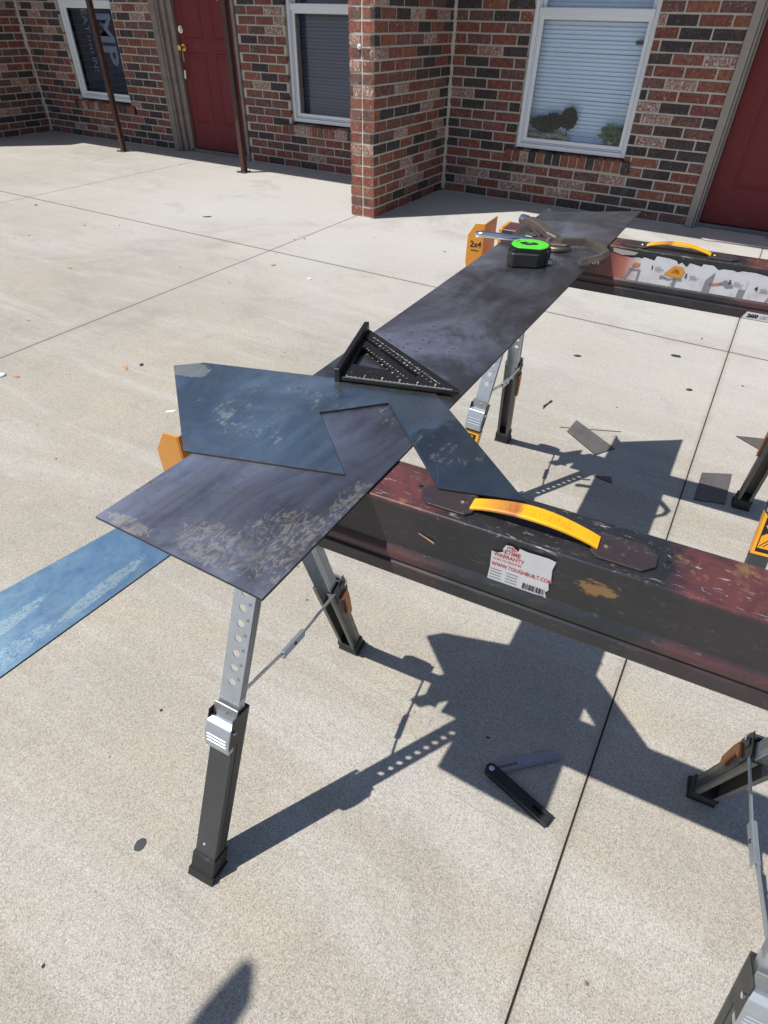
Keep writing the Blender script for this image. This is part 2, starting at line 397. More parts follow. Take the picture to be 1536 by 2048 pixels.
# ---------------------------------------------------------------- brick walls
C_, BL, JT = .0677, .2032, .0120
def brick_mesh(L, D=.035, H=C_-JT, rnd=None):
    rr = rnd or random
    bm = B(); j = lambda: rr.uniform(-.0012, .0012)
    vs = box(bm, 0, L, 0, D, 0, H)
    for v in vs:
        v.co.x += j(); v.co.z += j()
        if v.co.y < .01: v.co.y += rr.uniform(-.0015, .0012)
    bmesh.ops.bevel(bm, geom=[e for e in bm.edges if all(v.co.y < .01 for v in e.verts)], offset=.0022, segments=1, affect='EDGES')
    bmesh.ops.recalc_face_normals(bm, faces=bm.faces)
    me = bpy.data.meshes.new('brick'); bm.to_mesh(me); bm.free(); return me
POOL = {}
def get_brick(L, mi):
    key = (round(L, 3), mi, random.randrange(3))
    if key not in POOL:
        me = brick_mesh(L); me.materials.append(BR[mi]); POOL[key] = me
    return POOL[key]
def pick(): return random.choices(range(5), BW)[0]
def brick_wall(label, org, rz, length, ztop, zsplit, opens, phase, special=None, upper_ok=True, thick=.10, unit=BL, stag=True):
    """wall face on local y=0 looking to -y, running along local +x; opens = (x0,x1,z0,z1)"""
    root = empty('brick_wall', org, rz, label=label, cat='brick wall')
    # mortar backing with openings
    bm = B()
    cuts = sorted({0, length, *[o[0] for o in opens], *[o[1] for o in opens]})
    for a, b in zip(cuts, cuts[1:]):
        zz = [(0, ztop)]
        for o in opens:
            if o[0] < (a+b)/2 < o[1]:
                zz = [(0, o[2]), (o[3], ztop)]
        for z0, z1 in zz:
            if z1-z0 > .002: box(bm, max(a, .006), min(b, length-.006), .0045, thick, z0, z1)
    link('mortar', bm, M['mortar'], root)
    stuff = B()
    n = int(ztop/C_)
    for c in range(n):
        z0 = c*C_+JT*.8; z1 = z0+C_-JT
        x = -unit + (phase if c % 2 or not stag else phase+unit/2) % unit
        while x < length:
            a, b = max(x+JT/2, 0 if x > -.01 else 0), min(x+unit-JT/2, length)
            segs = [(a, b)]
            for o in opens:
                if z1 > o[2]+.015 and z0 < o[3]-.01:
                    ns = []
                    for s in segs:
                        if s[1] <= o[0] or s[0] >= o[1]: ns.append(s); continue
                        if s[0] < o[0]: ns.append((s[0], o[0]))
                        if s[1] > o[1]: ns.append((o[1], s[1]))
                    segs = ns
            for s in segs:
                L = s[1]-s[0]
                if L < .022: continue
                mi = pick()
                if special: mi = special(c, s[0], mi)
                if z1 < zsplit:
                    o_ = bpy.data.objects.new('brick', get_brick(L, mi)); COL.objects.link(o_); o_.parent = root
                    o_.location = (s[0], random.uniform(-.0016, .0020), z0); o_.rotation_euler = (0, random.uniform(-.004, .004), random.uniform(-.006, .006))
                else:
                    vs = box(stuff, s[0], s[1], 0, .03, z0, z1, mi=mi)
            x += unit
    if len(stuff.verts):
        tag(link('upper_bricks', stuff, BR, root), kind='stuff')
    else: stuff.free()
    return root
def sill_bricks(root, x0, x1, z, h=.088, proj=.022, drop=.012):
    n = round((x1-x0)/.0655); w = (x1-x0)/n
    bm = B(); box(bm, x0+.004, x1-.004, -proj+.006, .055, z-h+.002, z-drop-.003); link('sill_mortar', bm, M['mortar'], root)
    for i in range(n):
        bm = B(); a = x0+i*w+.004; b = x0+(i+1)*w-.004
        vs = box(bm, a, b, -proj, .07, z-h, z)
        for v in vs:
            if v.co.z > z-.01 and v.co.y < 0: v.co.z -= drop
            v.co.y += random.uniform(-.001, .001)
        link('sill_brick', bm, BR[random.choices([0, 1, 2, 3, 4], [.35, .3, .12, .08, .15])[0]], root, bevel=.002)

# right hand wall (window + door)
WZ0, WZ1 = .385, 2.02
wr = brick_wall('mottled brick wall with white window and dark red door at right', (0, 0, 0), 0, 5.0, 2.42, 1.42,
                [(.615, 1.487, .30, WZ1), (2.04, 3.12, 0, 2.16)], .115)
sill_bricks(wr, .545, 1.545, .385-.004)
# pier: wing wall projecting toward the viewer, its shaded side and its lit end
PD = 1.162
wp = brick_wall('long shaded side of the brick wing wall, beside the right window', (0, -PD, 0), R(90), PD, 2.42, 1.42, [], .075, thick=.05)
wf = brick_wall('narrow sunlit end of the brick wing wall with a small white fitting', (-.20, -PD, 0), 0, .1995, 2.42, 1.42, [], .0,
                special=lambda c, x, mi: (4 if c in (11,) else random.choice([1, 1, 0, 1, 3, 0, 4]) if c not in (9, 12, 14) else 3), unit=.0995, thick=.05, stag=False)
wb = brick_wall('far side of the wing wall facing the left doorway', (-.20, 0, 0), R(-90), PD, 2.42, 0.0, [], .05, thick=.05)
bm = B(); box(bm, -.145, -.055, -PD+.055, -.0, 0.002, 2.41); link('core', bm, M['mortar'], wb).matrix_parent_inverse = wb.matrix_basis.inverted()
# left facade
XL = -5.402
wl = brick_wall('long brick wall with two windows and a dark red door at left', (XL, .02, 0), 0, -.20-XL, 2.42, 1.30,
                [(-4.72-XL, -3.86-XL, .30, WZ1), (-3.30-XL, -2.21-XL, 0, 2.16), (-1.655-XL, -.79-XL, .30, WZ1)], .07)
sill_bricks(wl, -4.80-XL, -3.80-XL, .374); sill_bricks(wl, -1.74-XL, -.74-XL, .374)
wq = brick_wall('brick side wall meeting the left facade in a corner', (XL, -1.45, 0), R(90), 1.47, 2.42, 1.30, [], .12,
                special=lambda c, x, mi: random.choice([0, 3, 3, 2, 0, 4]))
# ragged mortar squeezed into the two inner corners
for nm, (cx, cy), par, dx in (('corner_mortar', (0, 0), wr, 1), ('corner_mortar', (XL, .02), wl, 1)):
    bm = B(); z = .02
    prev = None
    while z < 2.4:
        w = random.uniform(.014, .036); d = random.uniform(.006, .014)
        ring = [bm.verts.new((cx-.006, cy-w, z)), bm.verts.new((cx+d*.7, cy-d*.7, z)), bm.verts.new((cx+w, cy+.006, z))]
        if prev:
            for a in range(2): bm.faces.new((prev[a], prev[a+1], ring[a+1], ring[a]))
        prev = ring; z += random.uniform(.015, .04)
    o = link(nm, bm, M['mortar'], par); o.matrix_parent_inverse = par.matrix_basis.inverted()

# building shell: roof with deep eave, back rooms
bm = B(); box(bm, -9, 6, -1.235, 4, 2.42, 2.47); box(bm, -9, 6, -1.26, -1.235, 2.40, 2.60)
rf = tag(link('porch_roof', bm, M['soffit']), 'deep white boxed eave roof above the brick front', 'roof')
bm = B(); prism(bm, [(-1.35, 2.60), (4, 3.7), (4, 3.76), (-1.35, 2.66)], -9, 6); link('shingles', bm, M['shingle'], rf)
bm = B(); box(bm, -9, 6, 3.9, 4.0, 0, 2.42); box(bm, -9, -8.9, .3, 3.9, 0, 2.42); box(bm, 5.9, 6, .3, 3.9, 0, 2.42)
tag(link('back_walls', bm, M['dark_room']), kind='structure')
bm = B(); box(bm, -9, XL-.02, -1.45, -1.35, 0, 2.42); tag(link('side_wing_wall', bm, M['mortar']), kind='structure')

def window(parent, x0, x1, z0, z1, yf, rail, glass, slat, ys_=0.0, film=False):
    """vinyl single hung window; outer frame front at y=yf; coordinates are in the parent wall's own frame"""
    root = empty('window'); root.parent = parent
    f = .030
    def frame(name, a, b, c, d, w, y0, y1, bev=.003):
        bm = B()
        box(bm, a, a+w, y0, y1, c, d); box(bm, b-w, b, y0, y1, c, d)
        box(bm, a+w-.0005, b-w+.0005, y0+.0007, y1, c, c+w); box(bm, a+w-.0005, b-w+.0005, y0+.0007, y1, d-w, d)
        link(name, bm, M['white_vinyl'], root, bevel=bev)
    frame('outer_frame', x0, x1, z0, z1, f, yf, yf+.07)
    frame('inner_frame', x0+f+.001, x1-f-.001, z0+f+.001, z1-f-.001, .009, yf+.014, yf+.06)
    a, b = x0+f+.011, x1-f-.011
    frame('lower_sash', a, b, z0+f+.011, rail, .026, yf+.022, yf+.045)
    frame('upper_sash', a, b, rail+.001, z1-f-.011, .026, yf+.040, yf+.062)
    bm = B(); box(bm, a-.008, b+.008, yf+.004, yf+.03, rail-.004, rail+.040); link('meeting_rail', bm, M['white_vinyl'], root, bevel=.003)
    for (c, d, y) in ((z0+f+.037, rail-.026, yf+.034), (rail+.027, z1-f-.037, yf+.052)):
        bm = B(); box(bm, a+.026, b-.026, y, y+.004, c, d); link('pane', bm, glass, root)
    return root
def blind(label, org, x0, x1, z0, z1, y, mat, pitch=.0255, tilt=58, cat='window blind', group=None):
    root = empty('window_blind', org, label=label, cat=cat, group=group)
    me = None; z = z0+.012; n = 0
    while z < z1:
        if me is None:
            bm = B(); ca, sa = math.cos(R(tilt)), math.sin(R(tilt)); w = .0135
            prof = [(-w*ca, -w*sa), (-.3*w*ca-.0012, -.3*w*sa+.0018), (.3*w*ca-.0012, .3*w*sa+.0018), (w*ca, w*sa), (w*ca+.0006, w*sa-.0006), (-w*ca+.0006, -w*sa-.0006)]
            prism(bm, prof, x0, x1); o = link('slat', bm, mat, root); me = o.data
        else:
            o = bpy.data.objects.new('slat', me); COL.objects.link(o); o.parent = root
        o.location = (0, y, z); o.rotation_euler = (0, random.uniform(-.0015, .0015), 0); z += pitch
    bm = B(); box(bm, x0, x1, y-.012, y+.012, z0-.010, z0+.002); link('bottom_rail', bm, mat, root, bevel=.002)
    bm = B()
    for x in (x0+.13, x1-.13): box(bm, x-.0012, x+.0012, y-.0145, y-.0135, z0, z1)
    link('ladder_cord', bm, mat, root)
    return root
window(wr, .618, 1.486, .386, WZ1-.004, .028, 1.202, M['glass'], None)
window(wl, -4.712-XL, -3.866-XL, .386, WZ1-.004, .035, 1.202, M['glass_dark'], None)
window(wl, -1.650-XL, -.795-XL, .386, WZ1-.004, .035, 1.202, M['glass_dark'], None)
blind('white slatted blind behind the big right-hand window', (0, 0, 0), .66, 1.44, .455, 1.95, .150, M['slat_reflect'], tilt=-70)
blind('slatted blind dimmed to grey in the window beside the wing wall', (0, .02, 0), -1.60, -.84, .455, 1.95, .155, M['slat_dim'], tilt=66)
blind('low stack of dimmed grey slats at the foot of the sign window', (0, .02, 0), -4.42, -3.92, .46, .60, .165, M['slat_dim'], tilt=60)
# small blind label seen in the right window
bm = B(); box(bm, 1.352, 1.412, .124, .1285, 1.052, 1.075); tag(link('paper_tag', bm, M['ink']), 'small dark tag on the cord of the white blind in the right window', 'tag')
# dark sign board with mirrored reading text in the far left window
sg = empty('window_sign', (0, .02, 0), label='dark poster with big grey sideways letters MP in the far left window', cat='window sign')
bm = B(); box(bm, -4.64, -3.93, .115, .12, .44, 1.95); link('board', bm, M['sign_film'], sg)
def onwall(x, y, z, rot=0): return Matrix.Translation((x, y, z)) @ Matrix.Rotation(R(90), 4, 'X') @ Matrix.Rotation(rot, 4, 'Z')
text('letters', 'MP', .30, M['sign_text'], onwall(-4.155, .113, .93, R(-90)), sg, bold=.008, sx=1.15)
text('small_letters', 'EAT', .115, M['sign_text'], onwall(-4.44, .113, 1.075, R(-90)), sg)
text('small_letters', 'IN!', .105, M['sign_text'], onwall(-4.44, .113, .70, R(-90)), sg)
bm = B()
for k in range(5): box(bm, -4.46+random.uniform(-.01, .01), -4.425, .1125, .113, .80+.034*k, .812+.034*k)
link('small_marks', bm, M['sign_text'], sg)

# plants standing inside the right window
def leafball(name, c, r, n, mat, label, size=.016, sq=1.0):
    bm = B(); rnd = random.Random(hash(name+label) & 255)
    for _ in range(n):
        d = Vector((rnd.gauss(0, 1), rnd.gauss(0, 1), rnd.gauss(0, 1))).normalized()*rnd.uniform(.55, 1)
        p = Vector(c)+Vector((d.x*r[0], d.y*r[1], d.z*r[2]))
        t = Vector((rnd.gauss(0, 1), rnd.gauss(0, 1), rnd.gauss(0, 1))).normalized(); s = t.orthogonal().normalized()
        a = size*rnd.uniform(.6, 1.2)
        bm.faces.new([bm.verts.new(p+t*a), bm.verts.new(p+s*a*.5*sq), bm.verts.new(p-t*a), bm.verts.new(p-s*a*.5*sq)])
    return link(name, bm, mat)
def plant(label, c, r, n, mat, size=.016, pot=True, sq=1.0):
    root = empty('potted_plant', (c[0], c[1], .40), label=label, cat='plant')
    o = leafball('foliage', (0, 0, c[2]-.40), r, n, mat, label, size, sq); o.parent = root
    bm = B(); h = max(.03, c[2]-r[2]*.7-.40); cyl(bm, (0, 0, .03), (0, 0, h), .004, .003, 8); link('stem', bm, M['leaf_dark'], root)
    bm = B(); cyl(bm, (0, 0, 0), (0, 0, .075), .020, .026, 12); link('pot', bm, M['stone'], root)
    return root
plant('round dark green topiary ball behind the right window', (.985, .105, .595), (.068, .026, .074), 900, M['leaf_dark'], .014)
plant('low spreading dark green plant beside the topiary ball', (.81, .100, .550), (.125, .030, .050), 1100, M['leaf_dark'], .016)
plant('dark green sprig rising behind the low spreading plant', (.86, .115, .575), (.060, .022, .045), 350, M['leaf_dark'], .018)
plant('pale green broad leafed plant at the right corner of the window', (1.335, .105, .525), (.090, .022, .060), 60, M['leaf_pale'], .045)
bm = B()
for k in range(9):
    x = .70+.035*k; bmesh.ops.create_icosphere(bm, subdivisions=1, radius=random.uniform(.022, .034), matrix=Matrix.Translation((x, .105, .465+random.uniform(-.01, .02))) @ Matrix.Diagonal((1.3, .6, .8, 1)))
tag(link('stone_row', bm, M['stone'], smooth=True), 'row of pale stones along the inside of the right window sill', 'stones')

# doors
def door(parent, x0, x1, yd, z0, z1, panels, knob_side, mat=M['door_red'], items=True):
    root = empty('door'); root.parent = parent
    bm = B(); box(bm, x0, x1, yd, yd+.045, z0, z1); link('door_leaf', bm, mat, root, bevel=.002)
    for (a, b, c, d) in panels:
        bm = B(); w = .022
        prof = [(0, 0), (.004, -.005), (.012, -.006), (.019, -.002), (w, 0)]
        rings = []
        for (off, h) in prof:
            rings.append([bm.verts.new((x, yd-.0005+h, z)) for x, z in ((a+off, c+off), (b-off, c+off), (b-off, d-off), (a+off, d-off))])
        for A, Bn in zip(rings, rings[1:]):
            for i in range(4): bm.faces.new((A[i], A[(i+1) % 4], Bn[(i+1) % 4], Bn[i]))
        q = [bm.verts.new((x, yd-.0045, z)) for x, z in ((a+w+.02, c+w+.02), (b-w-.02, c+w+.02), (b-w-.02, d-w-.02), (a+w+.02, d-w-.02))]
        bm.faces.new(q)
        for i in range(4): bm.faces.new((rings[-1][i], rings[-1][(i+1) % 4], q[(i+1) % 4], q[i]))
        link('door_panel', bm, mat, root)
    bm = B(); box(bm, x0-.03, x1+.03, yd-.035, yd+.05, 0, z0-.004); link('threshold', bm, M['threshold_grey'], root, bevel=.003)
    return root
def casing(parent, xa, xb, z1, mat, yface, steps):
    """door casing on one side: steps of (x0,x1,yfront)"""
    bm = B()
    for (a, b, y) in steps: box(bm, a, b, y, .10, 0.002, z1)
    return link('door_frame', bm, mat, parent, bevel=.003)
X = -XL
dl = door(wl, -3.055+X, -2.255+X, .085, .036, 2.10, [(-2.985+X, -2.725+X, .27, .86), (-2.600+X, -2.335+X, .27, .86), (-2.985+X, -2.725+X, .96, 1.75), (-2.600+X, -2.335+X, .96, 1.75)], 'L')
casing(wl, 0, 0, 2.14, M['jamb'], 0, [(-3.295+X, -3.262+X, -.010), (-3.261+X, -3.205+X, -.022), (-3.204+X, -3.180+X, -.012), (-3.179+X, -3.125+X, .020), (-3.124+X, -3.058+X, .050)])
casing(wl, 0, 0, 2.14, M['jamb'], 0, [(-2.252+X, -2.215+X, -.012)])
bm = B()
x, z = -3.002+X, .895
cyl(bm, (x, .085, z), (x, .076, z), .034, .030, 16); cyl(bm, (x, .076, z), (x, .045, z), .012, .012, 10); cyl(bm, (x, .045, z), (x, .036, z), .018, .027, 16); cyl(bm, (x, .036, z), (x, .016, z), .027, .022, 16)
link('door_knob', bm, M['brass'], dl, smooth=False, bevel=.001)
bm = B(); z = 1.035; cyl(bm, (x, .085, z), (x, .070, z), .034, .030, 16); cyl(bm, (x, .070, z), (x, .060, z), .020, .017, 16); link('deadbolt', bm, M['chrome'], dl, bevel=.001)
ky = empty('key_ring', (-3.002, .02, .80), label='keys and white tag hanging from the brass knob of the left door', cat='keys')
bm = B(); box(bm, -.006, .006, .052, .055, -.02, .065); link('key', bm, M['galv_dark'], ky, bevel=.001)
bm = B(); box(bm, -.010, .012, .050, .054, -.155, -.085, mt=Matrix.Rotation(.12, 4, 'Y')); link('key_tag', bm, M['white_plastic'], ky, bevel=.001)
bm = B(); box(bm, -.002, .002, .052, .054, -.09, -.01); link('cord', bm, M['ink'], ky)
bm = B()
cyl(bm, (-2.386, .104, 1.186), (-2.386, .092, 1.186), .018, .015, 14)
tag(link('door_viewer', bm, M['galv_dark']), 'small round grey fitting on the left door under the violet ribbon', 'door fitting')
bm = B()
for k in range(14):
    a = random.uniform(0, 6.28); p = Vector((-2.40+random.uniform(-.05, .02), .085+random.uniform(-.01, .005), 1.262+random.uniform(-.02, .09)))
    q = p+Vector((math.cos(a)*.035, -.012, math.sin(a)*.035)); s = Vector((-math.sin(a), 0, math.cos(a)))*.010
    bm.faces.new([bm.verts.new(v) for v in (p-s, p+s, q+s, q-s)])
tag(link('ribbon_bow', bm, M['violet']), 'violet and white ribbon hanging on the left red door', 'ribbon')
dr = door(wr, 2.128, 3.03, .10, .030, 2.10, [(2.268, 2.60, .27, .86), (2.268, 2.60, .96, 1.75), (2.70, 2.95, .27, .86)], 'R')
casing(wr, 0, 0, 2.14, M['jamb_right'], 0, [(2.042, 2.095, -.014), (2.096, 2.112, .004), (2.113, 2.126, .060)])
casing(wr, 0, 0, 2.14, M['jamb_right'], 0, [(3.033, 3.118, -.014)])
for ox, oy in (((-3.30-XL), 0), (2.04, 0)):
    pass
bm = B(); box(bm, -3.295+X, -2.215+X, -.008, .10, 2.141, 2.158); link('door_head', bm, M['jamb'], wl)
bm = B(); box(bm, 2.042, 3.118, -.008, .10, 2.141, 2.158); link('door_head', bm, M['jamb_right'], wr)
# pale mat in front of the right door
bm = B()
pts = [(2.225, -.075), (2.222, -.20), (2.205, -.295), (2.25, -.315), (2.33, -.295), (2.45, -.290), (2.62, -.275), (2.80, -.285), (3.02, -.27), (3.05, -.06), (2.85, -.045), (2.55, -.06), (2.36, -.05)]
plate(bm, pts, [], .001, .011)
tag(link('door_mat', bm, M['mat_cloth'], bevel=.003), 'thin pale mat with ragged edge lying before the right red door', 'mat')

# posts
for (x, y, lab) in ((-3.668, -.372, 'thin rusty brown steel post standing before the far left window'), (-1.903, -.442, 'thin rusty brown steel post standing before the left red door')):
    r = empty('porch_post', (x, y, 0), R(0), label=lab, cat='post', group='brown steel posts under the eave')
    bm = B(); s = .0235; box(bm, -s, s, -s, s, .006, 2.42); link('shaft', bm, M['post'], r, bevel=.003)
    bm = B(); box(bm, -.060, .045, -.05, .05, 0.0005, .0065); link('base_plate', bm, M['post'], r, bevel=.001)
    for a, b in ((-.048, -.038), (.034, .038), (-.048, .038), (.034, -.038)):
        bm = B(); cyl(bm, (a, b, .006), (a, b, .018), .006, .005, 6); link('bolt', bm, M['galv_dark'], r)
# white fitting on the pier end
bm = B(); cyl(bm, (-.116, -PD-.001, 1.020), (-.116, -PD-.012, 1.020), .016, .012, 18); cyl(bm, (-.116, -PD-.012, 1.020), (-.116, -PD-.017, 1.020), .007, .004, 12)
tag(link('wall_button', bm, M['white_plastic'], bevel=.001), 'small round white fitting on the sunlit end of the wing wall', 'wall fitting')

# ---------------------------------------------------------------- steel pieces
HZ = .7775
M['dark_edge'] = simple('sheared_dark_edge', (.045, .045, .05), .6, .3, var=.3, sc=120)
def steel_sheet(name, pts, z, th, mat, label, cat, group=None, bev=.0003):
    cx = sum(p[0] for p in pts)/len(pts); cy = sum(p[1] for p in pts)/len(pts)
    bm = B(); plate(bm, [(p[0]-cx, p[1]-cy) for p in pts], [], 0, th)
    o = link(name, bm, [mat, M['dark_edge']], bevel=bev); o.location = (cx, cy, z)
    for p in o.data.polygons:
        if abs(p.normal.z) < .9: p.material_index = 1
    return tag(o, label, cat, group)
def rel(c, pts): 
    cx = sum(p[0] for p in pts)/len(pts); cy = sum(p[1] for p in pts)/len(pts); return (c[0]-cx, c[1]-cy, 0)
P1 = [(2.0199, -5.0249), (2.2435, -5.0222), (2.2388, -3.8815), (2.2346, -3.4437), (2.0384, -3.5852), (2.0144, -3.5468), (2.0309, -4.6522)]
rust = (.145, .115, .080)
big_sc = [(rel((2.215, -4.955), P1), (.085, .10, 1), rust, .60, .8, 34), (rel((2.16, -4.99), P1), (.09, .05, 1), (.11, .09, .08), .58, .7, 40),
          (rel((2.06, -5.015), P1), (.05, .018, 1), rust, .55, .8, 40), (rel((2.235, -4.86), P1), (.03, .07, 1), (.15, .13, .11), .60, .7, 36),
          (rel((2.19, -4.66), P1), (.06, .09, 1), (.11, .10, .10), .62, .6, 30), (rel((2.16, -4.42), P1), (.08, .10, 1), (.15, .14, .13), .66, .5, 26)]
M['steel_big'] = steel('mill_scale_steel', (.28, .258, .255), (.70, .71, .79), .29, big_sc, cloud=(.17, .150, .145), camt=.65)
bar = steel_sheet('steel_bar', P1, HZ, .0032, M['steel_big'], 'long wide dark steel flat bar lying across both sawhorses', 'steel bar')
TK = .012/1.055
TILT = math.atan(TK)
bar.location.z = HZ+TK*(bar.location.y+4.785); bar.rotation_euler = (TILT, 0, 0)
P2 = [(1.842, -4.741), (1.873, -4.710), (2.202, -4.601), (2.400, -4.765), (2.309, -4.795), (2.168, -4.665), (2.102, -4.734), (2.206, -4.829), (2.014, -4.892)]
M['steel_cut'] = steel('cut_plate_steel', (.40, .45, .45), (.70, .80, .82), .22, cloud=(.52, .49, .40), camt=.75, drag=.5, scuffs=[(rel((1.87, -4.735), P2), (.05, .035, 1), (.10, .10, .11), .50, .7, 12), (rel((2.02, -4.80), P2), (.16, .08, 1), (.105, .11, .10), .64, .55, 12), (rel((2.10, -4.70), P2), (.14, .06, 1), (.075, .075, .07), .64, .6, 12), (rel((2.28, -4.72), P2), (.10, .06, 1), (.11, .105, .095), .64, .6, 12)], co_scale=1.3, oil=(rel((2.33, -4.74), P2), (.12, .12, 1)))
M['steel_edge'] = simple('cut_edge_highlight', (.55, .60, .68), .22, 1.0, var=.2, sc=200)  # pale strips paint the highlight along the cut edges; scratches share it
cp = steel_sheet('cut_arrow_plate', P2, HZ+.0034, .0026, M['steel_cut'], 'bluish steel plate cut with a notch, lying on the long bar', 'steel plate')
cp.location.z += TK*(cp.location.y+4.785); cp.rotation_euler = (TILT, 0, 0)
c2 = cp.location
def edge_line(a, b, w, par, z=.00262, name='cut_edge_highlight'):
    a = Vector(a); b = Vector(b); d = (b-a).normalized(); s = Vector((-d.y, d.x))*w/2
    bm = B(); vs = [bm.verts.new((p.x-c2.x, p.y-c2.y, z+.0002)) for p in (a-s, b-s*.6, b+s*.6, a+s)]; bm.faces.new(vs)
    return link(name, bm, M['steel_edge'], par)
edge_line((2.170, -4.6645), (2.308, -4.793), .0016, cp); edge_line((2.167, -4.6655), (2.135, -4.698), .0012, cp)
edge_line((2.305, -4.789), (2.287, -4.755), .0018, cp, name='scratch'); edge_line((2.160, -4.650), (2.178, -4.668), .0014, cp, name='scratch')
P3 = [(1.126, -4.905), (1.369, -5.060), (1.385, -4.80), (1.401, -4.555), (1.43, -4.15), (1.235, -4.15), (1.181, -4.553)]
P3 = [(1.00, -5.60), (1.325, -5.60), (1.369, -5.047), (1.401, -4.555), (1.425, -4.12), (1.225, -4.12), (1.181, -4.553), (1.126, -4.890)]
M['steel_blue'] = steel('blue_sheen_steel', (.58, .84, .98), (.66, .94, 1.0), .22, camt=.10, scuffs=[(rel((1.345, -4.74), P3), (.036, .24, 1), (.115, .090, .062), .56, .9, 38), (rel((1.24, -4.95), P3), (.038, .20, 1), (.12, .095, .066), .57, .85, 38), (rel((1.33, -5.00), P3), (.05, .22, 1), (.115, .09, .062), .60, .8, 38)])  # blue base colour carries reflected sky as well as the steel's own tint
steel_sheet('blue_steel_strip', P3, .0006, .0032, M['steel_blue'], 'flat bar with bright blue sheen lying on the concrete at the left edge', 'steel bar')
M['scrap'] = steel('scrap_steel', (.15, .148, .15), (.21, .205, .205), .50, metal=.5)
steel_sheet('steel_offcut', [(2.1728, -3.2049), (2.167, -3.3027), (2.3007, -3.4015), (2.3494, -3.3228)], .0012, .0032, M['scrap'], 'small rectangular steel offcut on the concrete lying over a thin strip', 'steel offcut')
steel_sheet('thin_steel_strip', [(2.1326, -3.2890), (2.1345, -3.2810), (2.3420, -3.1890), (2.3405, -3.1960)], .0004, .0007, M['scrap'], 'very thin steel strip under the rectangular offcut', 'steel strip')
steel_sheet('square_steel_offcut', [(2.6443, -3.3108), (2.7343, -3.2638), (2.7339, -3.455), (2.6434, -3.4825)], .0006, .0032, M['scrap'], 'near square dark steel offcut lying beside the rear right leg', 'steel offcut')
steel_sheet('triangular_steel_offcut', [(2.3282, -3.5286), (2.3821, -3.5024), (2.3934, -3.5376)], .0006, .0032, M['scrap'], 'tiny dark triangular offcut inside the far sawhorse shadow', 'steel offcut')
steel_sheet('pointed_sheet', [(2.7186, -2.9916), (2.83, -2.948), (2.81, -3.045), (2.794, -3.0386)], .0006, .0032, M['scrap'], 'pointed thin grey sheet on the concrete behind the far sawhorse', 'steel offcut')  # thin pointed grey sheet lying flat on the slab
bm = B(); sweep(bm, [(2.2659, -3.580, .003), (2.280, -3.574, .004), (2.296, -3.5706, .003), (2.313, -3.564, .003), (2.3262, -3.5564, .003)], .004, .004, 6)
tag(link('curled_wire', bm, M['scrap']), 'thin curled dark sliver ending at the tiny triangular offcut', 'sliver')
for (a, b, lab) in (((2.0406, -3.109), (2.0332, -3.1876), 'longer thin brown twig on the concrete beyond the offcuts'), ((2.046, -3.112), (2.028, -3.170), 'shorter twig crossing the longer brown twig')):
    bm = B(); sweep(bm, [(a[0], a[1], .004), (b[0], b[1], .003)], .004, .004, 6); tag(link('twig', bm, M['debris']), lab, 'twig')

# ---------------------------------------------------------------- sawhorses
def steel_beam_mat():
    t = NT('sawhorse_beam_paint')
    sep = t.n('ShaderNodeSeparateXYZ'); t.l(t.co, sep.inputs[0]); x = sep.outputs[0]; z = sep.outputs[2]
    n = t.noise(22, 5, .7); wob = t.math('MULTIPLY_ADD', n, .10, t.math('ABSOLUTE', t.math('ADD', x, -.015)))
    top = t.ramp(z, [(.7745, 0), (.7765, 1)])
    red = t.ramp(wob, [(.150, 0), (.185, 1)])
    upper = t.ramp(z, [(.68, .12), (.692, .18), (.704, .55), (.709, .6), (.716, .04), (.772, .07), (.7766, 1)])
    c = t.mix(t.ramp(n, [(.4, 0), (.7, .5)]), (.022, .023, .027), (.036, .037, .042))
    c = t.mix(t.math('MULTIPLY', t.math('MULTIPLY', red, upper), t.ramp(t.noise(18, 6, .75, dist=1), [(.36, .35), (.58, 1)])), c, (.145, .048, .046))
    sc = t.noise(60, 5, .75, co=t.mp(scale=(.8, 3, 3), rot=(0, 0, .5)), dist=1)
    c = t.mix(t.math('MULTIPLY', t.ramp(sc, [(.60, 0), (.68, 1)]), t.math('MULTIPLY_ADD', top, .75, .18)), c, (.42, .40, .40))
    rs = t.math('MULTIPLY', t.ramp(t.noise(30, 5, .7, co=t.mp(loc=(3, 1, 2))), [(.60, 0), (.68, .8)]), t.math('MULTIPLY_ADD', top, .8, .06))
    c = t.mix(rs, c, (.24, .15, .07))
    d = t.ball((.067, -.04, .748), (.030, .05, .016))
    c = t.mix(t.math('MULTIPLY', t.ramp(t.math('MULTIPLY_ADD', t.noise(110, 5, .75, co=t.mp(scale=(.6, 1, 1.6), rot=(0, .5, 0))), 1.0, t.math('MULTIPLY', d, .45)), [(.66, 0), (.74, .85)]), t.ramp(d, [(0, 0), (.1, 1)])), c, (.28, .15, .06))
    t.bump(n, .15, .001)
    return t.fin(c, t.math('MULTIPLY_ADD', n, .25, .22), 0, .55)
M['beam'] = steel_beam_mat()

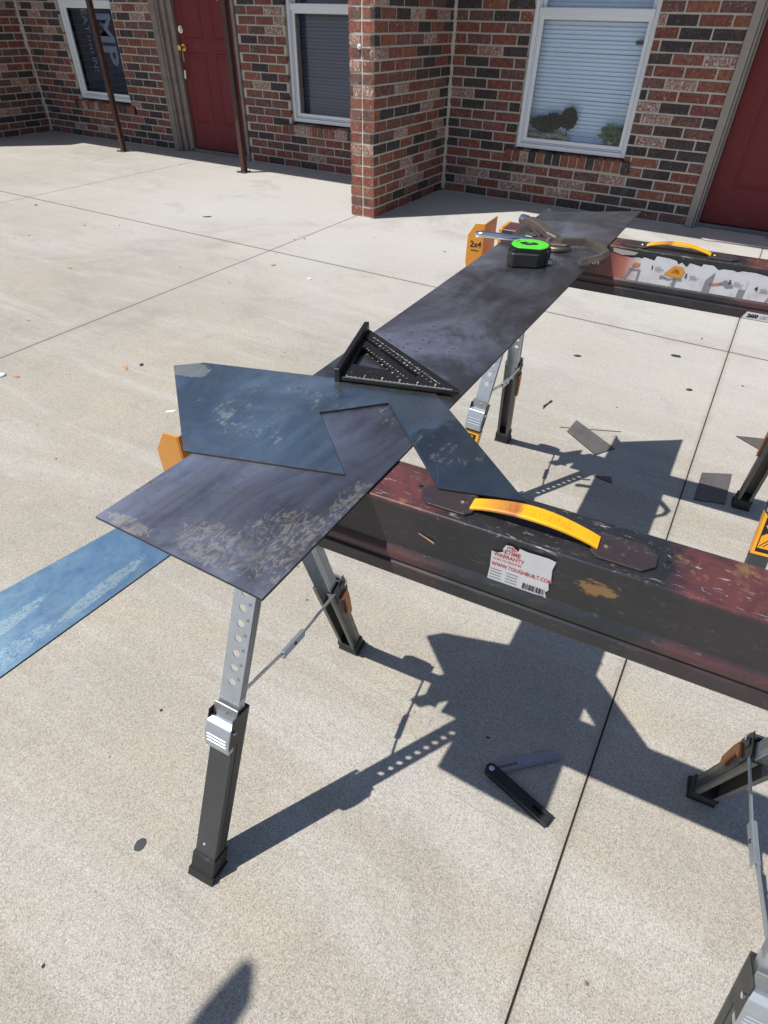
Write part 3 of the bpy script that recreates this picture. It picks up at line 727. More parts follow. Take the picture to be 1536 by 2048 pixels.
def leg(root, kind, sx, sy, label_on, near, lever_on):
    """tapered two-stage leg; sx,sy=+-1 choose the corner"""
    foot = Vector((sx*.400, sy*.275, 0)); top = Vector((sx*.358, sy*.018, .70))
    w = (top-foot).normalized()
    a = Vector((0, sy, 0)); a = (a-w*a.dot(w)).normalized(); b = w.cross(a)
    if b.x*sx < 0: b = -b                      # b points to the outer end of the horse
    Mx = Matrix((b, a, w)).transposed().to_4x4(); Mx.translation = foot
    L = (top-foot).length
    def U(bm, hw, hd, th, z0, z1, lip=0):
        box(bm, -hw, hw, hd-th, hd, z0, z1, Mx); box(bm, -hw, -hw+th, -hd, hd-th, z0, z1, Mx); box(bm, hw-th, hw, -hd, hd-th, z0, z1, Mx)
        if lip:
            box(bm, -hw+th, -hw+th+lip, -hd, -hd+th, z0, z1, Mx); box(bm, hw-th-lip, hw-th, -hd, -hd+th, z0, z1, Mx)
    # upper galvanised tube with real adjustment holes
    bm = B(); hw, hd = .0180, .0130
    holes = [circ(0, .440+.0268*k, .0062, 14) for k in range(9)]
    mt = Mx @ Matrix.Translation((0, hd, 0)) @ Matrix.Rotation(R(90), 4, 'X')
    plate(bm, [(-hw, .30), (hw, .30), (hw, L), (-hw, L)], holes, 0, .0015, mt)
    hi = -.0045 if sy < 0 else -hd
    box(bm, -hw, -hw+.0012, hi, hd-.0016, .30, L, Mx); box(bm, hw-.0012, hw, hi, hd-.0016, .30, L, Mx)
    lg = link('leg', bm, M['galv'], root)
    bm = B()
    for k in range(8):
        for q in range(3):
            box(bm, -.0125+.0017*q-.0005, -.0125+.0017*q+.0005, hd, hd+.0005, .448+.0268*k+.001*(q % 2), .4515+.0268*k+.0012*((q+k) % 3), Mx)
    if near: link('stamped_marks', bm, M['ink_grey'], lg)
    else: bm.free()
    # side ribs
    bm = B()
    for s in (-1, 1):
        for q in (-.001, .004, .009): box(bm, s*hw-.0006, s*hw+.0006, q-.0012, q+.0012, .41, L, Mx)
    link('rib', bm, M['galv_dark'], lg)
    # sleeve
    bm = B(); U(bm, .0205, .0165, .0018, .018, .385, .007)
    link('sleeve', bm, M['sleeve'] if sy < 0 else M['sleeve_lit'], lg, bevel=.0004)
    bm = B(); 
    for s in (-1, 1): box(bm, s*.0205-.0007, s*.0205+.0007, -.010, .004, .06, .33, Mx)
    link('sleeve_rib', bm, M['sleeve_black'], lg)
    # dent / bright peg low on the sleeve
    bm = B(); cyl(bm, Mx @ Vector((.004, .0166, .080)), Mx @ Vector((.004, .0180, .081)), .0032, .002, 8); link('rivet', bm, M['galv'], lg)
    # rubber foot
    bm = B()
    vs = box(bm, -.0235, .0235, -.0195, .0195, -.002, .050, Mx)
    for v in vs[:4]: v.co = v.co + w*(-(v.co.z-.0005)/w.z)
    box(bm, -.0225, .0225, -.0185, .0185, .0502, .0515, Mx)
    link('rubber_foot', bm, M['rubber'], lg, bevel=.0018)
    bm = B(); vs = box(bm, -.026, .026, -.022, .022, -.004, .010, Mx)
    for v in vs[:4]: v.co = v.co + w*(-(v.co.z-.0002)/w.z)
    link('foot_lip', bm, M['rubber'], lg, bevel=.0012)
    # collar and cam latch on the outer face
    bm = B(); box(bm, -.0215, .0215, .0168, .0196, .352, .398, Mx); cyl(bm, Mx @ Vector((-.002, .0196, .386)), Mx @ Vector((-.002, .0212, .386)), .0034, .0024, 10)
    box(bm, -.0215, .0215, -.0165, .0167, .3855, .3925, Mx) if False else None
    link('collar_plate', bm, M['galv_dark'] if sy < 0 else M['sleeve_black'], lg, bevel=.0008)
    bm = B()
    prof = [(.0165, .315), (.0165, .372), (.024, .374), (.0330, .368), (.0345, .350), (.0300, .322), (.0270, .314)]
    A = [bm.verts.new(Mx @ Vector((-.0225, p[0], p[1]))) for p in prof]; Bv = [bm.verts.new(Mx @ Vector((.0225, p[0], p[1]))) for p in prof]
    nn = len(prof)
    for i in range(nn): bm.faces.new((A[i], A[(i+1) % nn], Bv[(i+1) % nn], Bv[i]))
    bm.faces.new(A[::-1]); bm.faces.new(Bv)
    for q in range(3):
        zz = .345-.0075*q; yy = .0335-.0013*q
        box(bm, -.0185, .0185, yy-.002, yy+.0015, zz-.0016, zz+.0016, Mx)
    link('cam_latch', bm, M['galv'], lg, bevel=.0008)
    bm = B(); cyl(bm, Mx @ Vector((-.0262, .024, .360)), Mx @ Vector((.0262, .024, .360)), .0036, None, 10); link('latch_pin', bm, M['chrome'], lg)
    bm = B()
    bm.free()
    for s in (-1, 1):
        bm = B(); box(bm, s*.0222-.0006, s*.0222+.0006, -.008, .030, .325, .388, Mx); link('latch_cheek', bm, M['sleeve_black'], lg)
    if label_on:
        bm = B(); box(bm, -.0217, .0217, .0166, .0176, .205, .308, Mx); box(bm, -.0217, -.0207, -.0165, .0165, .205, .308, Mx); box(bm, .0207, .0217, -.0165, .0165, .205, .308, Mx)
        lb = link('warning_label', bm, M['yellow'], lg)
        hd2 = .0178
        mt2 = Mx @ Matrix.Translation((0, hd2, 0)) @ Matrix.Rotation(R(90), 4, 'X')
        bm = B(); plate(bm, [(-.015, .212), (.015, .212), (.015, .300), (-.015, .300)], [[(-.0060, .296), (.0060, .296), (.0060, .280), (.0115, .280), (0, .266), (-.0115, .280), (-.0060, .280)], [(-.0125, .222), (-.0125, .252), (-.003, .261), (.0125, .248), (.0125, .222)]], 0, 0, mt2)
        bm2 = bm
        for (p, q, r, s) in ((-.010, .226, .006, .246), (-.002, .226, .011, .243)):
            d = (Vector((r, s))-Vector((p, q))).normalized(); n_ = Vector((-d.y, d.x))*.0012
            vs = [bm2.verts.new(mt2 @ Vector((pp.x, pp.y, .0002))) for pp in (Vector((p, q))-n_, Vector((r, s))-n_, Vector((r, s))+n_, Vector((p, q))+n_)]
            bm2.faces.new(vs)
        for k in range(6): 
            vs = [bm2.verts.new(mt2 @ Vector((xx, yy, .0003))) for xx, yy in ((-.012+.004*k, .2145), (-.0095+.004*k, .2145), (-.0095+.004*k, .2185), (-.012+.004*k, .2185))]
            f = bm2.faces.new(vs)
        link('label_print', bm2, M['ink'], lg)
    if lever_on:
        # orange lock lever on the side that looks to the middle of the horse
        mt3 = Mx @ Matrix.Translation((-.0218, 0, 0)) @ Matrix.Rotation(R(90), 4, 'Y') @ Matrix.Rotation(R(180), 4, 'Z')
        pts = [(.325, .002), (.337, -.002), (.337, .018), (.330, .0245), (.300, .0245), (.262, .020), (.240, .018), (.233, .010), (.243, .003), (.270, .0075), (.318, .010)]
        pts = [(-(p[0]), p[1]) for p in pts]
        bm = B()
        vs = plate(bm, [(-q[0], q[1]) for q in pts], [circ(.245, .0125, .0022, 8)], 0, .005)
        for v in vs:
            u_, v_, d_ = v.co.x, v.co.y, v.co.z
            v.co = Mx @ Vector((-.0218-d_, v_, u_))
        link('lock_lever', bm, M['orange_lever'], lg, bevel=.0006)
        bm = B(); 
        for zz in (.345, .352): box(bm, -.0224, -.0208, -.006, .012, zz, zz+.003, Mx)
        box(bm, -.0245, -.0208, .010, .022, .352, .376, Mx)
        link('latch_guide', bm, M['black_plastic'], lg, bevel=.0008)
    return Mx

def brace(root, sx, droop=.0):
    y0, y1 = -.126, .137; x = sx*.376; z0, z1 = .398, .350
    p0 = Vector((x-sx*.0175, y0, z0)); p1 = Vector((x-sx*.0175, y1, z1)); mid = p0.lerp(p1, .48)+Vector((0, 0, -.012))
    bm = B()
    def bar(a, b, w, t, off):
        d = (b-a).normalized(); s = Vector((1, 0, 0)); u = s.cross(d).normalized()
        mt = Matrix((s, u, d)).transposed().to_4x4(); mt.translation = a+s*off
        box(bm, -t/2, t/2, -w/2, w/2, 0, (b-a).length, mt)
    bar(p0, mid+(mid-p0).normalized()*.02, .0085, .002, 0); bar(mid-(p1-mid).normalized()*.02, p1, .0085, .002, -sx*.0025)
    br = link('brace', bm, M['galv'], root, bevel=.0005)
    bm = B(); d = (p1-p0).normalized(); a = mid-d*.035; b = mid+d*.030
    s = Vector((1, 0, 0)); u = s.cross(d).normalized(); mt = Matrix((s, u, d)).transposed().to_4x4(); mt.translation = a-s*sx*.0012
    L = (b-a).length
    box(bm, -.0035, -.0025, -.0075, .0075, 0, L, mt); box(bm, .0025, .0035, -.0075, .0075, 0, L, mt); box(bm, -.0025, .0025, .0065, .0075, 0, L, mt)
    link('hinge_bracket', bm, M['galv'], br, bevel=.0004)
    bm = B(); cyl(bm, mid-s*.006, mid+s*.006, .003, None, 8); link('hinge_pin', bm, M['black_plastic'], br)

def sawhorse(name, loc, rz, label, near_labels, near, ft=.7755):
    root = empty(name, loc, rz, label=label, cat='sawhorse', group='folding steel sawhorses')
    hw = .0372
    half = [(0, .777), (hw-.002, .777), (hw-.0004, .7762), (hw, .7745), (hw+.0015, .7150), (hw+.0068, .7085), (hw+.0080, .7065), (hw+.0080, .6980), (hw+.0055, .6965), (hw+.0055, .6935), (hw+.0095, .6920), (hw+.0095, .6740), (hw+.0080, .6725), (hw-.004, .6725), (hw-.004, .676), (0, .690)]
    prof = half + [(-y, z) for y, z in half[-2:0:-1]]
    bm = B(); prism(bm, prof, -.418, .418)
    bmm = link('beam', bm, M['beam'], root, bevel=.0006)
    for s in (-1, 1):
        bm = B(); a, b = sorted((s*.4185, s*.4275)); prism(bm, [(y*1.02, .7245+(z-.7245)*1.02) for y, z in prof], a, b)
        cap = link('end_cap', bm, M['amber'], root, bevel=.001)
        # upright 2x4 support arm
        bm = B(); mt = Matrix.Diagonal((s, 1, 1, 1))
        box(bm, .4600, .4625, -.0455, .0455, .640, ft, mt)
        # front flange with clipped corners
        fl = [(.4626, .640), (.4960, .660), (.5040, .690), (.5040, ft-.030), (.4860, ft-.001), (.4626, ft)]
        A = [bm.verts.new(mt @ Vector((p[0], -.0455, p[1]))) for p in fl]; Bv = [bm.verts.new(mt @ Vector((p[0], -.0430, p[1]))) for p in fl]
        for i in range(6): bm.faces.new((A[i], A[(i+1) % 6], Bv[(i+1) % 6], Bv[i]))
        bm.faces.new(A); bm.faces.new(Bv[::-1])
        box(bm, .4275, .4600, -.030, .030, .640, .6425, mt)
        arm = link('support_arm', bm, M['amber'], root, bevel=.0007)
        if s < 0 and near_labels:
            text('arm_lettering', '2x4', .020, M['ink'], onwall(-.4805, -.0459, .734), arm, bold=.0006)
            text('arm_lettering', 'SUPPORT', .0052, M['ink'], onwall(-.4805, -.0459, .720), arm, bold=.0002)
    # hinge block under the beam
    for s in (-1, 1):
        bm = B(); box(bm, s*.365-.030, s*.365+.030, -.034, .034, .655, .688); link('leg_hinge', bm, M['sleeve_black'], root, bevel=.002)
    # handle
    bm = B(); N = 18; x0, x1 = -.083, .053
    pts = []
    for i in range(N+1):
        t = i/N; x = x0+(x1-x0)*t; z = .7795+.0118*math.sin(math.pi*t)**.85
        pts.append((x, z))
    up = [(x, z+.0022) for x, z in pts]
    ring = []
    for (x, z), (xu, zu) in zip(pts, up):
        t = (x-x0)/(x1-x0); wd = .0105+.001*math.cos(math.pi*(t*2-1))
        ring.append([bm.verts.new((x, -.006-wd, z)), bm.verts.new((x, -.006-wd, zu)), bm.verts.new((x, -.006-wd+.002, zu+.0010)), bm.verts.new((x, -.006+wd-.002, zu+.0010)), bm.verts.new((x, -.006+wd, zu)), bm.verts.new((x, -.006+wd, z))])
    for A, Bn in zip(ring, ring[1:]):
        for k in range(6): bm.faces.new((A[k], A[(k+1) % 6], Bn[(k+1) % 6], Bn[k]))
    bm.faces.new(ring[0][::-1]); bm.faces.new(ring[-1])
    hd = link('handle', bm, M['handle'], root, smooth=False)
    tx = text('embossed_lettering', 'TOUGHBUILT', .0135, M['handle'], Matrix.Translation((-.012, -.006, 0)) @ Matrix.Rotation(R(180), 4, 'Z'), hd, ext=.0003, sx=.82, bold=.0002)
    for v in tx.data.vertices:
        t = (v.co.x-x0)/(x1-x0); v.co.z += .7795+.0118*math.sin(math.pi*min(max(t, 0), 1))**.85+.0034
    for (a, b) in ((-.140, -.078), (.047, .110)):
        c = .012; y0, y1 = -.0260, .0140
        bm = B(); plate(bm, [(a+c, y0), (b-c*.6, y0), (b, y0+c*.6), (b, y1-c*.6), (b-c*.6, y1), (a+c, y1), (a, y1-c), (a, y0+c)] if a < 0 else [(a+c*.6, y0), (b-c, y0), (b, y0+c), (b, y1-c), (b-c, y1), (a+c*.6, y1), (a, y1-c*.6), (a, y0+c*.6)], [], .7768, .7803)
        hm = link('handle_mount', bm, M['handle_mount'], hd, bevel=.0007)
        rx = (b-.0145) if a < 0 else (a+.0145)
        bm = B(); cyl(bm, (rx, -.006, .7802), (rx, -.006, .7826), .0050, .0032, 14); link('mount_rivet', bm, M['rivet'], hd, bevel=.0004)
    bm = B()
    for x in (-.147, .121): cyl(bm, (x, .002, .7771), (x, .002, .7774), .0028, .0028, 10)
    link('screw_hole', bm, M['ink'], bmm)
    for sx in (-1, 1):
        for sy in (-1, 1):
            leg(root, near, sx, sy, sy < 0 and near_labels, True, sy > 0)
        brace(root, sx)
    return root
def handle_mat():
    t = NT('handle_yellow_rubber')
    sep = t.n('ShaderNodeSeparateXYZ'); t.l(t.co, sep.inputs[0])
    n = t.noise(60, 4, .7)
    f = t.ramp(t.math('MULTIPLY_ADD', n, .012, t.math('ADD', sep.outputs[0], .5)), [(.425, 0), (.44, .35), (.468, .8), (.4755, .85), (.478, 0)])
    c = t.mix(f, (.90, .46, .012), (.33, .09, .055))
    return t.fin(t.mix(t.ramp(n, [(.5, 0), (.8, .4)]), c, (.55, .24, .03)), .42)
M['handle'] = handle_mat()
M['handle_mount'] = simple('worn_mount_plastic', (.050, .038, .042), .5, var=.4, sc=30, wear=(.20, .19, .20, .4), bump=.5)
M['rivet'] = simple('tarnished_rivet', (.55, .40, .26), .3, 1.0)
HA = sawhorse('sawhorse', (2.434, -4.785, 0), R(4.7), 'near dark sawhorse with torn warranty sticker on its side', False, True)
HB = sawhorse('sawhorse', (2.396, -3.73, 0), R(3.5), 'far dark sawhorse with picture label along its side', True, True, .784)
HB.scale = (1, 1, 1.0155)

# torn warranty sticker on the near beam
yF = -.0392
st = empty('warranty_sticker'); st.parent = HA
def vplate(bm, pts, y, th=0):
    vs = [bm.verts.new((p[0], y, p[1])) for p in pts]
    es = [bm.edges.new((vs[i], vs[(i+1) % len(vs)])) for i in range(len(vs))]
    bmesh.ops.triangle_fill(bm, use_beauty=True, edges=es)
pts = [(-.0458, .7100), (-.0450, .7330), (-.0462, .7555), (-.0400, .7550), (-.0335, .7590), (-.0350, .7620), (-.0325, .7690), (-.0265, .7700), (-.0205, .7672), (-.0190, .7650), (-.0180, .7700), (-.0100, .7688), (.0120, .7695), (.0200, .7680), (.0185, .7560), (.0205, .7380), (.0188, .7350), (.0205, .7260), (.0175, .7215), (.0205, .7130), (.0160, .7150), (.0050, .7135), (-.0150, .7118), (-.0290, .7112), (-.0300, .7080), (-.0400, .7085)]
bm = B(); vplate(bm, pts, yF-.0004); link('sticker_sheet', bm, M['paper'], st)
tm = lambda x, z: onwall(x, yF-.0008, z)
def pr(s, x, z, size, mat, sx=1, bold=.0002, align='LEFT'): text('print', s, size, mat, tm(x, z), st, align, sx=sx, bold=bold)
pr('ITED', -.0310, .7660, .0062, M['red_ink'], .85, .0001); pr('ETIME', -.0330, .7598, .0078, M['red_ink'], .85, .0001); pr('WARRANTY', -.0435, .7528, .0070, M['red_ink'], .84, .0001)
pr('SCAN TO REGISTER', -.0435, .7465, .0044, M['red_ink'], .80, 0); pr('WWW.TOUGHBUILT.COM', -.0440, .7385, .0072, M['red_ink'], .755, .0001)
bm = B()
for r_ in range(4):
    for c_ in range(2):
        a = -.0440+c_*.0175
        vplate(bm, [(a, .7305-.0042*r_), (a+random.uniform(.011, .015), .7305-.0042*r_), (a+.013, .7313-.0042*r_), (a, .7313-.0042*r_)], yF-.0008)
link('fine_print', bm, M['ink_grey'], st)
bm = B(); x = -.0070
while x < .0165:
    w = random.choice([.0004, .0008, .0012]); vplate(bm, [(x, .7165), (x+w, .7165), (x+w, .7250), (x, .7250)], yF-.0008); x += w+random.choice([.0005, .0009])
link('barcode', bm, M['ink'], st)
st['label'] = 'torn white sticker with red lettering'
# torn lettering scraps next to the sticker and rust nick
bm = B(); vplate(bm, [(-.1310, .7445), (-.1295, .7455), (-.1120, .7395), (-.1100, .7360), (-.1135, .7370)], yF-.0004); link('rust_scratch', bm, M['chip_orange'], HA)

# picture label on the far beam
lbm = {'lab': simple('label_paper_white', (.60, .61, .66), .35, var=.12, sc=30)}
def lab_red():
    t = NT('label_red_fade'); sep = t.n('ShaderNodeSeparateXYZ'); t.l(t.co, sep.inputs[0])
    f = t.ramp(t.math('MULTIPLY_ADD', sep.outputs[0], 5.0, 1.0), [(.10, (.10, .045, .045)), (.27, (.20, .06, .05)), (.42, (.42, .14, .11)), (.60, (.60, .60, .64))])
    return t.fin(t.mix(t.ramp(t.noise(30, 5, .7), [(.5, 0), (.8, .4)]), f, (.25, .15, .13)), .4)
M['lab'] = lab_red()
lb = empty('picture_label'); lb.parent = HB; lb['label'] = 'torn white label printed with numbered pictures'
top = [(-.2070, .7660), (-.1500, .7640), (-.1430, .7630), (-.1050, .7590), (-.0900, .7620), (-.0840, .7600), (-.0780, .7640), (-.0560, .7600), (-.0530, .7700), (-.0250, .7690), (-.0100, .7665), (-.0050, .7600), (.0020, .7650), (.0080, .7605), (.0140, .7570), (.0180, .7660), (.0330, .7640), (.0430, .7625), (.0450, .7680), (.0650, .7685), (.0780, .7610), (.0860, .7640), (.1060, .7650), (.1150, .7625), (.1240, .7660), (.1500, .7665), (.1850, .7620), (.2300, .7690), (.2350, .6990), (.2350, .6990)]
top = top[:-1]+[(-.2070, .6985)]
yL = -.0405
bm = B()
vs = [bm.verts.new((p[0], yL + (.777-p[1])*(-.012) - .0002, p[1])) for p in top]
es = [bm.edges.new((vs[i], vs[(i+1) % len(vs)])) for i in range(len(vs))]
bmesh.ops.triangle_fill(bm, use_beauty=True, edges=es); link('label_sheet', bm, M['lab'], lb)
def lp(name, pts, mat, d=.0006):
    for ps in pts:
        bm = B(); vplate(bm, ps, yL-d-.0012); link(name, bm, mat, lb)
lp('torn_patch', [[(-.150, .7745), (-.148, .7665), (-.128, .7620), (-.100, .7655), (-.094, .7720)]], M['torn'])
lp('printed_plate', [[(-.0290, .7360), (-.0115, .7560), (.0075, .7555), (.0130, .7490), (.0100, .7330), (-.0080, .7330)]], M['amber'])
lp('printed_detail', [[(-.017, .7400), (-.007, .7500), (.002, .7480), (.004, .7400)], [(-.006, .7310), (.001, .7310), (.001, .7010), (-.006, .7010)],
                      [(-.036, .728), (-.033, .733), (-.020, .725), (.012, .728), (.012, .731), (-.018, .7285), (-.034, .725)],
                      [(.0590, .7020), (.0600, .7370), (.0740, .7560), (.0740, .7020)], [(.1290, .7010), (.1300, .7300), (.1430, .7300), (.1430, .7010)],
                      [(-.1130, .7030), (-.1180, .7030), (-.098, .7450), (-.092, .7450)], [(-.0800, .7030), (-.0840, .7030), (-.0840, .7350), (-.1060, .7330), (-.1060, .7355), (-.0790, .7380)],
                      [(.187, .7120), (.191, .7120), (.204, .7400), (.200, .7520)], [(.200, .7040), (.206, .7040), (.213, .7440), (.206, .7480)],
                      [(.086, .7330), (.098, .7440), (.112, .7400), (.118, .7310), (.104, .7280), (.098, .7330)], [(-.0940, .7040), (-.0960, .7040), (-.1180, .7180), (-.1180, .7205)]], M['ink_grey'])
lp('printed_orange', [[(.070, .7270), (.070, .7320), (.094, .7370), (.094, .7330)], [(-.100, .7420), (-.097, .7500), (-.082, .7500), (-.086, .7420)]], M['orange_lever'])
lp('printed_silver', [[(-.016, .7020), (-.019, .7020), (-.008, .7280), (-.004, .7270)], [(.132, .7290), (.134, .7500), (.143, .7500), (.143, .7290)], [(.1330, .7300), (.1230, .7450), (.1250, .7460), (.1360, .7330)]], M['paper'], .0004)
def lt(s, x, z, sz, bold=.0004): text('label_number', s, sz, M['ink'], onwall(x, yL-.0020, z), lb, bold=bold)
lt('1', -.056, .7455, .012); lt('2', .018, .7395, .012); lt('3', .108, .7405, .012); lt('4', .162, .7360, .013)
bars = []
for x, z in ((-.050, .7475), (.026, .7405), (.116, .7415), (.170, .7370)):
    for k, L in enumerate((.012, .020, .016)): bars.append([(x, z-.0035*k), (x+L, z-.0035*k), (x+L, z+.0012-.0035*k), (x, z+.0012-.0035*k)])
lp('label_caption', bars, M['ink_grey'])
text('label_lettering', 'BSH', .015, M['paper'], onwall(-.186, yL-.0020, .738), lb, bold=.0004)
yS = -.0372-.0101
bm = B(); vplate(bm, [(.156, .6745), (.163, .6895), (.240, .6895), (.236, .6745)], yS); cs = link('capacity_sticker', bm, M['paper'], HB)
text('capacity_lettering', '2600', .0105, M['ink'], onwall(.176, yS-.0004, .6815), cs, bold=.0006, shear=.2)
text('capacity_lettering', 'LBS', .0095, M['ink_grey'], onwall(.198, yS-.0004, .6815), cs, shear=.2)

# ---------------------------------------------------------------- speed square
sq = empty('speed_square', (2.0797, -4.6513, .7828), 0, label='black speed square with white scale lying on the long bar', cat='speed square')
O = Vector((2.0797, -4.6513)); ex = (Vector((2.2416, -4.5995))-O).normalized(); ey = Vector((-ex.y, ex.x))
if ey.dot(Vector((2.0274, -4.4909))-O) < 0: ey = -ey
Q = Matrix(((ex.x, ey.x, 0, 0), (ex.y, ey.y, 0, 0), (0, 0, 1, 0), (0, 0, 0, 1)))
LQ = .170
def loc2(p): d = Vector(p)-O; return (d.dot(ex), d.dot(ey))
tri = [loc2(p) for p in ((2.0713, -4.6097), (2.0539, -4.5548), (2.0584, -4.5500), (2.1334, -4.5921), (2.1333, -4.5973))]
slt = [loc2(p) for p in ((2.0382, -4.5192), (2.1732, -4.5866), (2.1703, -4.5935), (2.0400, -4.5252))]
bm = B()
plate(bm, [(0, 0), (LQ, 0), (LQ+.001, .004), (.004, LQ-.004), (0, LQ)], [tri, slt], .0045, .0105, Q)
link('blade', bm, M['square_black'], sq, bevel=.0008)
bm = B(); box(bm, -.0085, -.0002, -.002, LQ, 0, .0230, Q); link('fence', bm, M['square_black'], sq, bevel=.0010)
bm = B()
def rim(lp, w=.0016, z=.0107):
    c = Vector((sum(p[0] for p in lp)/len(lp), sum(p[1] for p in lp)/len(lp)))
    for i in range(len(lp)):
        a = Vector(lp[i]); b = Vector(lp[(i+1) % len(lp)]); a2 = a+(a-c).normalized()*w; b2 = b+(b-c).normalized()*w
        box_ = [bm.verts.new(Q @ Vector((p.x, p.y, z))) for p in (a, b, b2, a2)]; bm.faces.new(box_)
rim(tri, .0025); rim(slt, .002)
link('cutout_rim', bm, M['black_plastic'], sq)
bm = B()
def tk(x, y, w, h, a=0):
    d = Vector((math.cos(a), math.sin(a))); n_ = Vector((-d.y, d.x)); c = Vector((x, y))
    bm.faces.new([bm.verts.new(Q @ Vector((p.x, p.y, .01085))) for p in (c-d*w/2, c+d*w/2, c+d*w/2+n_*h, c-d*w/2+n_*h)])
k = 0; x = .008
while x < LQ-.010:
    tk(x, .0012, .0006, .0062 if k % 16 == 0 else .0042 if k % 8 == 0 else .0032 if k % 4 == 0 else .002); x += .0254/16*1.0; k += 1
rq = random.Random(3)
for rr, nn in ((.070, 22), (.083, 16), (.150, 44), (.158, 30)):
    for i in range(nn):
        a = R(6+78*i/nn)
    # degree and rafter scales lie in bands parallel to the long edge
for off, nn, hh in ((.012, 46, .0030), (.020, 20, .0042), (.043, 26, .0030), (.052, 14, .0040)):
    for i in range(nn):
        t = .10+.80*i/nn+rq.uniform(-.004, .004); ax = LQ*t-off*.7; ay = LQ*(1-t)-off*.7
        if ax < .012 or ay < .014: continue
        tk(ax, ay, rq.choice([.0006, .0006, .0016]), hh*rq.uniform(.5, 1), R(-45))
link('scale_marks', bm, M['tick'], sq)
bm = B()
def numeral(n_, x): 
    o = text('numeral', n_, .0058, M['tick'], Matrix.Translation((0, 0, .01085)) @ Q @ Matrix.Translation((x, .0105, 0)), sq, bold=.0001)
bm.free()
for i in range(1, 6): numeral(str(i), .008+.0254*i)
bm = B(); p = Q @ Vector((.012, .016, 0)); cyl(bm, (p.x, p.y, .0105), (p.x, p.y, .0114), .0022, None, 10); link('brass_dot', bm, M['brass'], sq)
sq_tilt = 0

# ---------------------------------------------------------------- tape measure
tp = empty('tape_measure', (2.122, -4.005, .7809+TK*.78), R(20), label='black tape measure with lime green top standing on the long bar', cat='tape measure')
def dshape(r, flat, n=26):
    out = []
    for i in range(n):
        a = 2*math.pi*i/n; x = r*math.cos(a); y = r*math.sin(a)*.94
        y = max(y, -flat)
        if y == -flat: x = x*1.0
        out.append((x, y))
    return out
bm = B(); plate(bm, dshape(.043, .034), [], 0, .036); link('case', bm, M['tape_black'], tp, bevel=.0035, seg=2)
bm = B(); plate(bm, dshape(.0385, .030), [circ(-.004, .003, .0150, 18, .0115)], .036, .0392); link('green_face', bm, M['lime'], tp, bevel=.0010)
bm = B(); plate(bm, circ(-.004, .003, .0147, 18, .0112), [], .036, .0385); link('face_disc', bm, M['tape_black'], tp, bevel=.0008)
bm = B()
for i in range(13):
    a = 2*math.pi*i/13; 
    mt = Matrix.Rotation(a, 4, 'Z'); 
    r_ = .0415
    box(bm, r_-.0005, r_+.0030, -.0042, .0042, .003, .033, mt) if math.sin(a) > -.75 else None
link('grip_rib', bm, M['tape_black'], tp, bevel=.001)
bm = B(); plate(bm, [(-.018, -.004), (.012, -.006), (.017, .002), (.010, .009), (-.012, .010), (-.022, .004)], [], .0386, .0402); link('belt_clip', bm, M['tape_black'], tp, bevel=.0006)
text('face_lettering', '25', .010, M['lime'], Matrix.Translation((-.002, .002, .0406)), tp, bold=.0004)
bm = B(); plate(bm, [(-.034, .012), (-.026, .024), (-.020, .020), (-.029, .009)], [], .0396, .0408); link('lock_button', bm, M['lime'], tp, bevel=.0004)
bm = B(); box(bm, .040, .056, -.010, .010, .0135, .0150); box(bm, .056, .0575, -.011, .011, .004, .0165); box(bm, .038, .050, -.013, .013, .003, .012); link('end_hook', bm, M['chrome'], tp, bevel=.0006)
bm = B(); plate(bm, [(-.040, -.018), (-.030, -.034), (.026, -.034), (.020, -.040), (-.034, -.042), (-.044, -.030)], [], 0, .030); link('base_block', bm, M['tape_black'], tp, bevel=.003)

tp.scale = (1, 1, .94)

# ---------------------------------------------------------------- locking C clamp
cz = .7808+TK*.91
cl = empty('locking_clamp', (2.11, -3.878, cz), 0, label='old brown locking C clamp with shiny lower handle on the bar', cat='clamp')
def lc(p, z): return (p[0]-2.10, p[1]+3.84, z)
bm = B()
sweep(bm, [lc((2.0190, -3.7385), .022), lc((2.0368, -3.7480), .024), lc((2.0759, -3.7870), .024), lc((2.1100, -3.8300), .022), lc((2.1350, -3.8460), .020)], [.019, .022, .020, .019, .016], [.014, .016, .015, .014, .013], 4)
link('upper_handle', bm, M['old_steel'], cl, bevel=.002)
bm = B()
sweep(bm, [lc((2.1200, -3.8440), .018), lc((2.1448, -3.8480), .018), lc((2.1891, -3.8200), .018), lc((2.2057, -3.8290), .018), lc((2.2300, -3.8520), .018), lc((2.2500, -3.8750), .017), lc((2.2440, -3.9000), .014), lc((2.2220, -3.9260), .010), lc((2.2140, -3.9400), .009)],
      [.015, .017, .017, .018, .017, .016, .013, .012, .016], [.013, .014, .014, .015, .014, .013, .011, .010, .012], 4)
link('c_jaw', bm, M['old_steel'], cl, bevel=.0018, seg=2)
bm = B()
sweep(bm, [lc((1.9606, -3.9000), .016), lc((1.9750, -3.8920), .017), lc((2.000, -3.8840), .016), lc((2.033, -3.8765), .015), lc((2.060, -3.8650), .015), lc((2.0857, -3.8540), .014)], [.016, .018, .017, .016, .014, .010], [.014, .015, .014, .013, .012, .009], 10)
link('lower_handle', bm, M['chrome'], cl, smooth=True)
bm = B(); plate(bm, [lc(p, 0)[:2] for p in ((2.070, -3.868), (2.088, -3.842), (2.118, -3.838), (2.150, -3.836), (2.166, -3.846), (2.160, -3.860), (2.130, -3.872), (2.100, -3.888), (2.075, -3.890), (2.058, -3.882))], [], .003, .016)
link('body_plate', bm, M['old_steel'], cl, bevel=.002)
